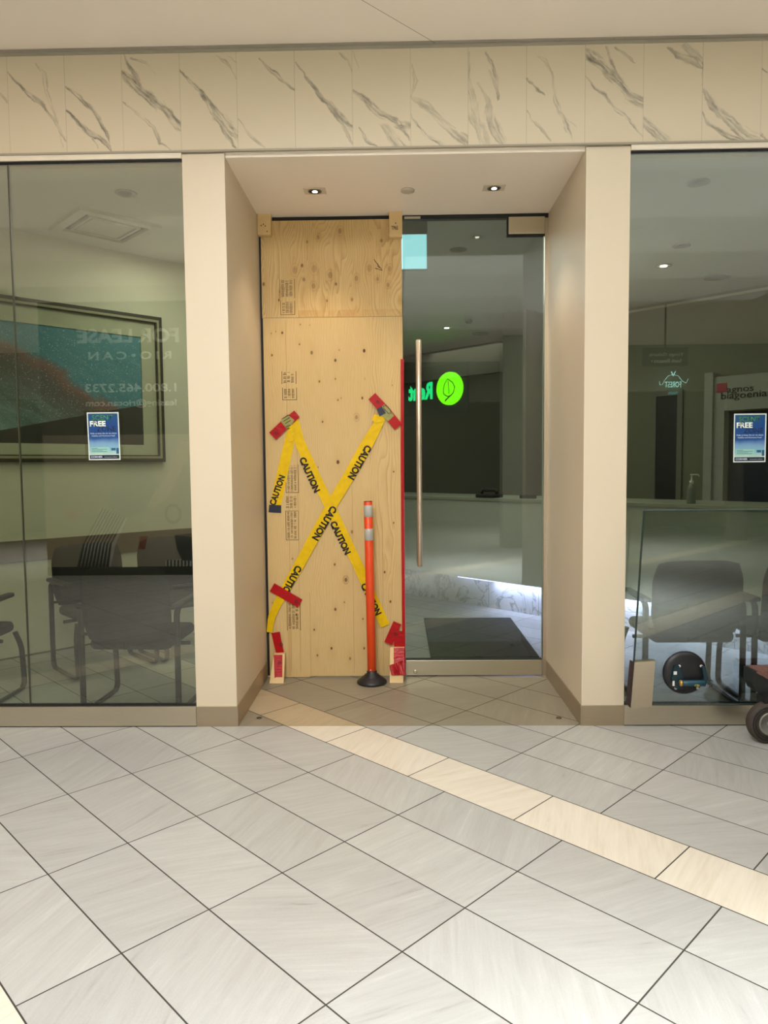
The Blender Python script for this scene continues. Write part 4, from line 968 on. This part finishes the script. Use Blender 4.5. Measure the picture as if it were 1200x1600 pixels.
# entrance mat
mt = MB().box((0.245, 5.50, 0.0), (1.09, 6.93, 0.012), 0.004); o = mt.build('floor_mat', MATC); tag(o, 'black rectangular entrance mat on the floor behind the glass door', 'floor mat')

# waiting chairs (sled base, arms)
def make_chair(label, group):
    t = empty('waiting_chair', label, 'chair', (0, 0, 0), 0, group)     # faces +Y
    sb_ = MB().box((-0.25, -0.24, 0.40), (0.25, 0.25, 0.475), 0.034, seg=4); sb_.build('seat', CHAIRF, t, True)
    bm = bmesh.new(); nx, nz = 12, 12; V = []
    for side in (0, 1):
        for j in range(nz+1):
            for i in range(nx+1):
                u = i/nx*2-1; v = j/nz*2-1
                k = 1-0.13*max(0, abs(v)-0.45)**1.5*2.2; px = u*0.27*k; kz = 1-0.10*abs(u)**4
                z = 0.685+v*0.235*kz; y = -0.25-0.09*(z-0.45)-0.035*(1-u*u)
                V.append(bm.verts.new((px, y+(0.05*(1-0.8*max(abs(u), abs(v))**6) if side else -0.006*(1-max(abs(u), abs(v))**6)), z)))
    N = (nx+1)*(nz+1)
    for sd in (0, 1):
        for j in range(nz):
            for i in range(nx):
                a = sd*N+j*(nx+1)+i; f = (V[a], V[a+1], V[a+nx+2], V[a+nx+1]); bm.faces.new(f if sd == 0 else f[::-1])
    edge = [j for j in range(nx+1)]+[(j+1)*(nx+1)-1 for j in range(1, nz+1)]+[nz*(nx+1)+i for i in range(nx-1, -1, -1)]+[j*(nx+1) for j in range(nz-1, 0, -1)]
    for a, b in zip(edge, edge[1:]+edge[:1]): bm.faces.new((V[b], V[a], V[a+N], V[b+N]))
    bmesh.ops.recalc_face_normals(bm, faces=bm.faces)
    m = MB(); m.bm.free(); m.bm = bm; m.build('backrest', CHAIRF, t, True)
    for s in (-1, 1):
        x = s*0.295
        pts = rnd([(s*0.27, 0.20, 0.405), (x, 0.23, 0.30), (x, 0.25, 0.014), (x, -0.24, 0.014), (x, -0.235, 0.655), (x, 0.06, 0.665)], 0.06, 6)
        MB().tube(pts, 0.011, 0.019, 10, upv=(1, 0, 0)).build('side_frame', CHAIRM, t, True)
        MB().box((x-0.026, -0.26, 0.658), (x+0.026, 0.13, 0.688), 0.012, seg=3).build('armrest', CHAIRA, t, True)
    MB().tube([(-0.295, 0.0, 0.39), (0.295, 0.0, 0.39)], 0.012).tube([(-0.295, -0.235, 0.5), (0.295, -0.235, 0.5)], 0.010).build('crossbar', CHAIRM, t, True)
    MB().box((-0.05, -0.285, 0.42), (-0.02, -0.262, 0.66)).box((0.02, -0.285, 0.42), (0.05, -0.262, 0.66)).build('back_bracket', CHAIRM, t)
    return t
gw, gl_ = 'waiting chairs with their backs to the windows', 'waiting chairs along the diagonal wall'
ch = make_chair('grey waiting chair in the right window directly behind the suction lifter', gw); ch.location = (1.80, 4.58, 0)
spots = [(2.46, 4.58, 0, 'waiting chair at the right edge of the right window', gw),
         (-1.62, 4.47, -2, 'waiting chair in the left window nearest the left pier, back to the glass', gw),
         (-2.86, 4.52, 0, 'waiting chair cut off by the left edge of the photo', gw),
         (-2.225, 5.30, -135, 'waiting chair below the framed painting, its back to the diagonal wall, left of its neighbour', gl_),
         (-1.75, 5.775, -135, 'waiting chair along the diagonal wall half hidden behind the chair by the left pier', gl_)]
for x, y, a, l, g in spots:
    o = copy_tree(ch); o.location = (x, y, 0); o.rotation_euler = (0, 0, math.radians(a)); o['label'] = l; o['group'] = g

# ================================================================== MALL SIDE BEHIND THE PHOTOGRAPHER (seen mirrored in the glass)
HB = simple('hoarding_taupe', '4f4b45', 0.6, var=0.03); 
YH = -1.8
hb = empty('leasing_hoarding', 'tall printed leasing hoarding mirrored in the left window', 'hoarding', (0, YH, 0))
def HP(x, y): 
    v = mir(x, y, YF, YH); return Vector((v.x, 0, v.z))
hx0 = HP(66, 700).x; hx1 = -1.45; hzt = min(HP(100, 458).z, ZC-0.002); hzm = HP(200, 679).z; hzb = HP(150, 886).z
MB().box((hx0, -0.06, hzm), (hx1, 0, hzt)).build('upper_panel', HB, hb)
MB().box((hx0, -0.06, hzb), (hx1, 0, hzm)).build('lower_panel', simple('hoarding_beige', 'a89d8a', 0.6, var=0.02), hb)
MB().box((hx0, -0.06, 0), (hx1, 0.01, hzb)).build('black_skirting', BLACK, hb)
LW = simple('hoarding_white_letters', 'f4f3f0', 0.5)
def HT(s, xr, xl, y, yt, bold=0.0, space=1.0):
    a, b, t_ = HP(xr, y), HP(xl, y), HP(xr, yt)
    text('lettering', s, LW, (a.x, 0.001, a.z), (-1, 0, 0), (0, 0, 1), width=abs(a.x-b.x), height=t_.z-a.z, ext=0.003, parent=hb, bold=bold, space=space)
HT('FOR LEASE', 279, 119, 533, 512, 0.04); HT('RIO\u2022CAN', 267, 137, 560, 548, 0.03, 1.5); HT('1.800.465.2733', 275, 132, 611, 598, 0.02); HT('leasing@riocan.com', 275, 133, 633, 623, 0.02)
def poly(px, mat, nm, lift): MB().prism([HP(x, y)+Vector((0, lift, 0)) for x, y in px], (0, 0.001, 0)).build(nm, mat, hb)
SK = simple('print_skin', 'c9b39a', 0.6); DKF = simple('print_dark', '2a2a2c', 0.6)
poly([(300, 690), (280, 690), (262, 740), (240, 770), (225, 790), (238, 794), (262, 778), (285, 730), (303, 700)], SK, 'printed_arm', 0.002)
poly([(185, 722), (235, 720), (245, 760), (225, 800), (196, 812), (165, 790)], simple('print_blouse', '8d8a82', 0.6), 'printed_blouse', 0.003)
poly([(158, 792), (198, 810), (180, 850), (172, 886), (120, 886), (130, 850)], simple('print_stripe_white', 'd9d6cc', 0.6), 'printed_trousers', 0.004)
for i in range(9):
    f = i/9; poly([(159+f*38, 793+f*16), (162+f*38, 794+f*16), (132+f*47+0, 850), (123+f*50+2, 886), (121+f*50-1, 886), (129+f*47, 850)], DKF, 'printed_stripe', 0.006)
poly([(258, 876), (303, 872), (303, 886), (258, 886)], simple('print_stripe_white', 'd9d6cc', 0.6), 'printed_trousers', 0.004)
for i in range(8): poly([(260+i*5.5, 875), (263+i*5.5, 875), (263+i*5.5, 886), (260+i*5.5, 886)], DKF, 'printed_stripe', 0.006)
poly([(272, 836), (303, 833), (303, 876), (284, 876), (276, 858)], DKF, 'printed_bag', 0.005); poly([(218, 838), (230, 838), (226, 858), (216, 858)], simple('print_red', '8e2f2a', 0.5), 'printed_strap', 0.005)
m = MB(); c = HP(270, 803); m.tube([c+Vector((0.105*math.cos(k*PI/12), 0.006, 0.12*math.sin(k*PI/12))) for k in range(24)], 0.018, 0.003, 6, True, (0, 1, 0)); m.build('printed_ring', simple('print_grey_ring', '5d5b55', 0.6), hb)
m = MB(); c = HP(111, 803); m.lathe([(0.085, 0), (0.085, 0.003), (0.01, 0.003)], 28, Matrix.Translation(c+Vector((0, 0.004, 0))) @ Matrix.Rotation(-PI/2, 4, 'X')); m.build('printed_dot', simple('print_pink', 'c98a80', 0.6), hb)

# opposite storefront, dark, with column and lit signs
DST = simple('dark_store_interior', '77766a', 0.6); STC = simple('store_bulkhead_taupe', '7f7d70', 0.6)
struct('wall_opposite', MB().box((-9, -9.0, 0), (9, -8.9, ZC)), DST)
struct('wall_opposite_bulkhead', MB().box((-9, -6.2, 2.9), (9, -6.0, ZC)), STC)
for i, x in enumerate((-6, -3.2, 3.9, 6.4)):
    struct('trim_opposite', MB().box((x, -6.15, 0), (x+0.35, -6.0, 2.9)), STC)
a, b = mir(786, 600, YB, -2.8), mir(815, 600, YB, -2.8)
struct('wall_mall_column', MB().box((a.x, -3.2, 0), (b.x+0.35, -2.8, ZC), 0.004), simple('mall_column_stone', '8d8a7c', 0.4))
# green sign on an angled shopfront
YG_ = -3.3
pc_ = mir(703.5, 607, YB, YG_); pe = mir(640, 600, YB, YG_)
an = math.radians(42)
gs = empty('green_leaf_sign', 'glowing lime leaf disc with green letters mirrored in the glass door', 'sign', tuple(pc_), 0)
gs.matrix_world = Matrix.Translation(pc_) @ Matrix.Rotation(PI+an, 4, 'Z')       # local -Y faces the shop side
rr = (mir(703.5, 581, YB, YG_).z-pc_.z)*1.0
MB().lathe([(rr, 0), (rr, 0.03), (0.02, 0.031)], 40, RXm).build('lime_disc', LIME, gs)
m = MB(); LF = emis('leaf_line_green', '0a7a20', 1.2); q = rr/26
lf = [(2, 15), (6, 9), (8, 0), (8, -8), (3, -12), (-2, -12), (-6, -7), (-8, 1), (-5, 9)]
m.tube([(x*q*1.4, -0.034, y*q) for x, y in lf], 0.7*q, 0.003, 6, True, (0, 1, 0)); m.tube([(-2*q*1.4, -0.034, -11*q), (6*q*1.4, -0.034, -19*q)], 1.0*q, 0.003, 6, False, (0, 1, 0))
m.tube([(2*q, -0.034, 12*q), (0, -0.034, -8*q)], 0.5*q, 0.003, 6, False, (0, 1, 0))
m.build('leaf_drawing', LF, gs)
lz = (mir(690, 640-13, YB, YG_).z)-pc_.z-0.05; lh = rr*1.02
text('lit_letters', 'Rent', GREENB, (rr*1.35, -0.01, -rr*0.48), (1, 0, 0), (0, 0, 1), width=rr*1.98, height=lh*0.98, ext=0.004, bold=0.045, parent=gs)
MB().box((-rr*1.3, 0.001, -rr*1.5), (rr*5, 0.05, rr*1.5)).build('sign_backboard', simple('sign_back_dark', '262a22', 0.6), gs)
# FOREST sign, direction sign
YS = -5.9
c = mir(1052, 610, YF, YS)
fs = empty('forest_shop_sign', 'pale cyan lit shop sign reading FOREST mirrored in the right window', 'sign', tuple(c)); CY = emis('pale_cyan_letters', 'a8f0e4', 4.5)
k = 13.9/F_PX
text('lettering', 'FOREST', CY, (12.5*k, 0, 5*k), (-1, 0, 0), (0, 0, 1), width=25*k, height=9*k, ext=0.003, parent=fs, bold=0.0)
text('lettering', 'Nails', emis('teal_letters', '45b7b0', 3), (7*k, 0, -6*k), (-1, 0, 0), (0, 0, 1), width=14*k, height=5*k, ext=0.003, parent=fs)
m = MB(); m.tube([(x*k, 0.01, (z+6)*k) for x, z in ((23, 12), (20, 5), (14, 8), (8, 16), (0, 19), (-8, 16), (-13, 10), (-16, 4), (-20, 2), (-21, 8))], 0.3*k, 0.008, 6, False, (0, 1, 0)); m.tube([(-3*k, 0.01, 29*k), (0, 0.01, 22*k), (3*k, 0.01, 29*k)], 0.8*k, 0.01, 6, False, (0, 1, 0)); m.build('arch_ornament', CY, fs)
YD = -2.4
c = mir(1041, 558, YF, YD); k = 10.5/F_PX
ds = empty('direction_sign', 'dark hanging direction sign with white lettering mirrored in the right window', 'sign', tuple(c))
MB().box((-34*k, -0.06, -13*k), (34*k, 0, 15*k)).build('sign_panel', simple('sign_dark_olive', '23251c', 0.5), ds)
text('lettering', 'Yonge Galleria', LW, (27*k, 0.001, 2*k), (-1, 0, 0), (0, 0, 1), width=52*k, height=5*k, ext=0.002, parent=ds); text('lettering', 'South Elevators \u2022', LW, (24*k, 0.001, -8*k), (-1, 0, 0), (0, 0, 1), width=46*k, height=5.5*k, ext=0.002, parent=ds, bold=0.02)
MB().box((-0.01, -0.04, 15*k), (0.01, -0.02, ZC-c.z)).build('hanger_rod', BLACK, ds)
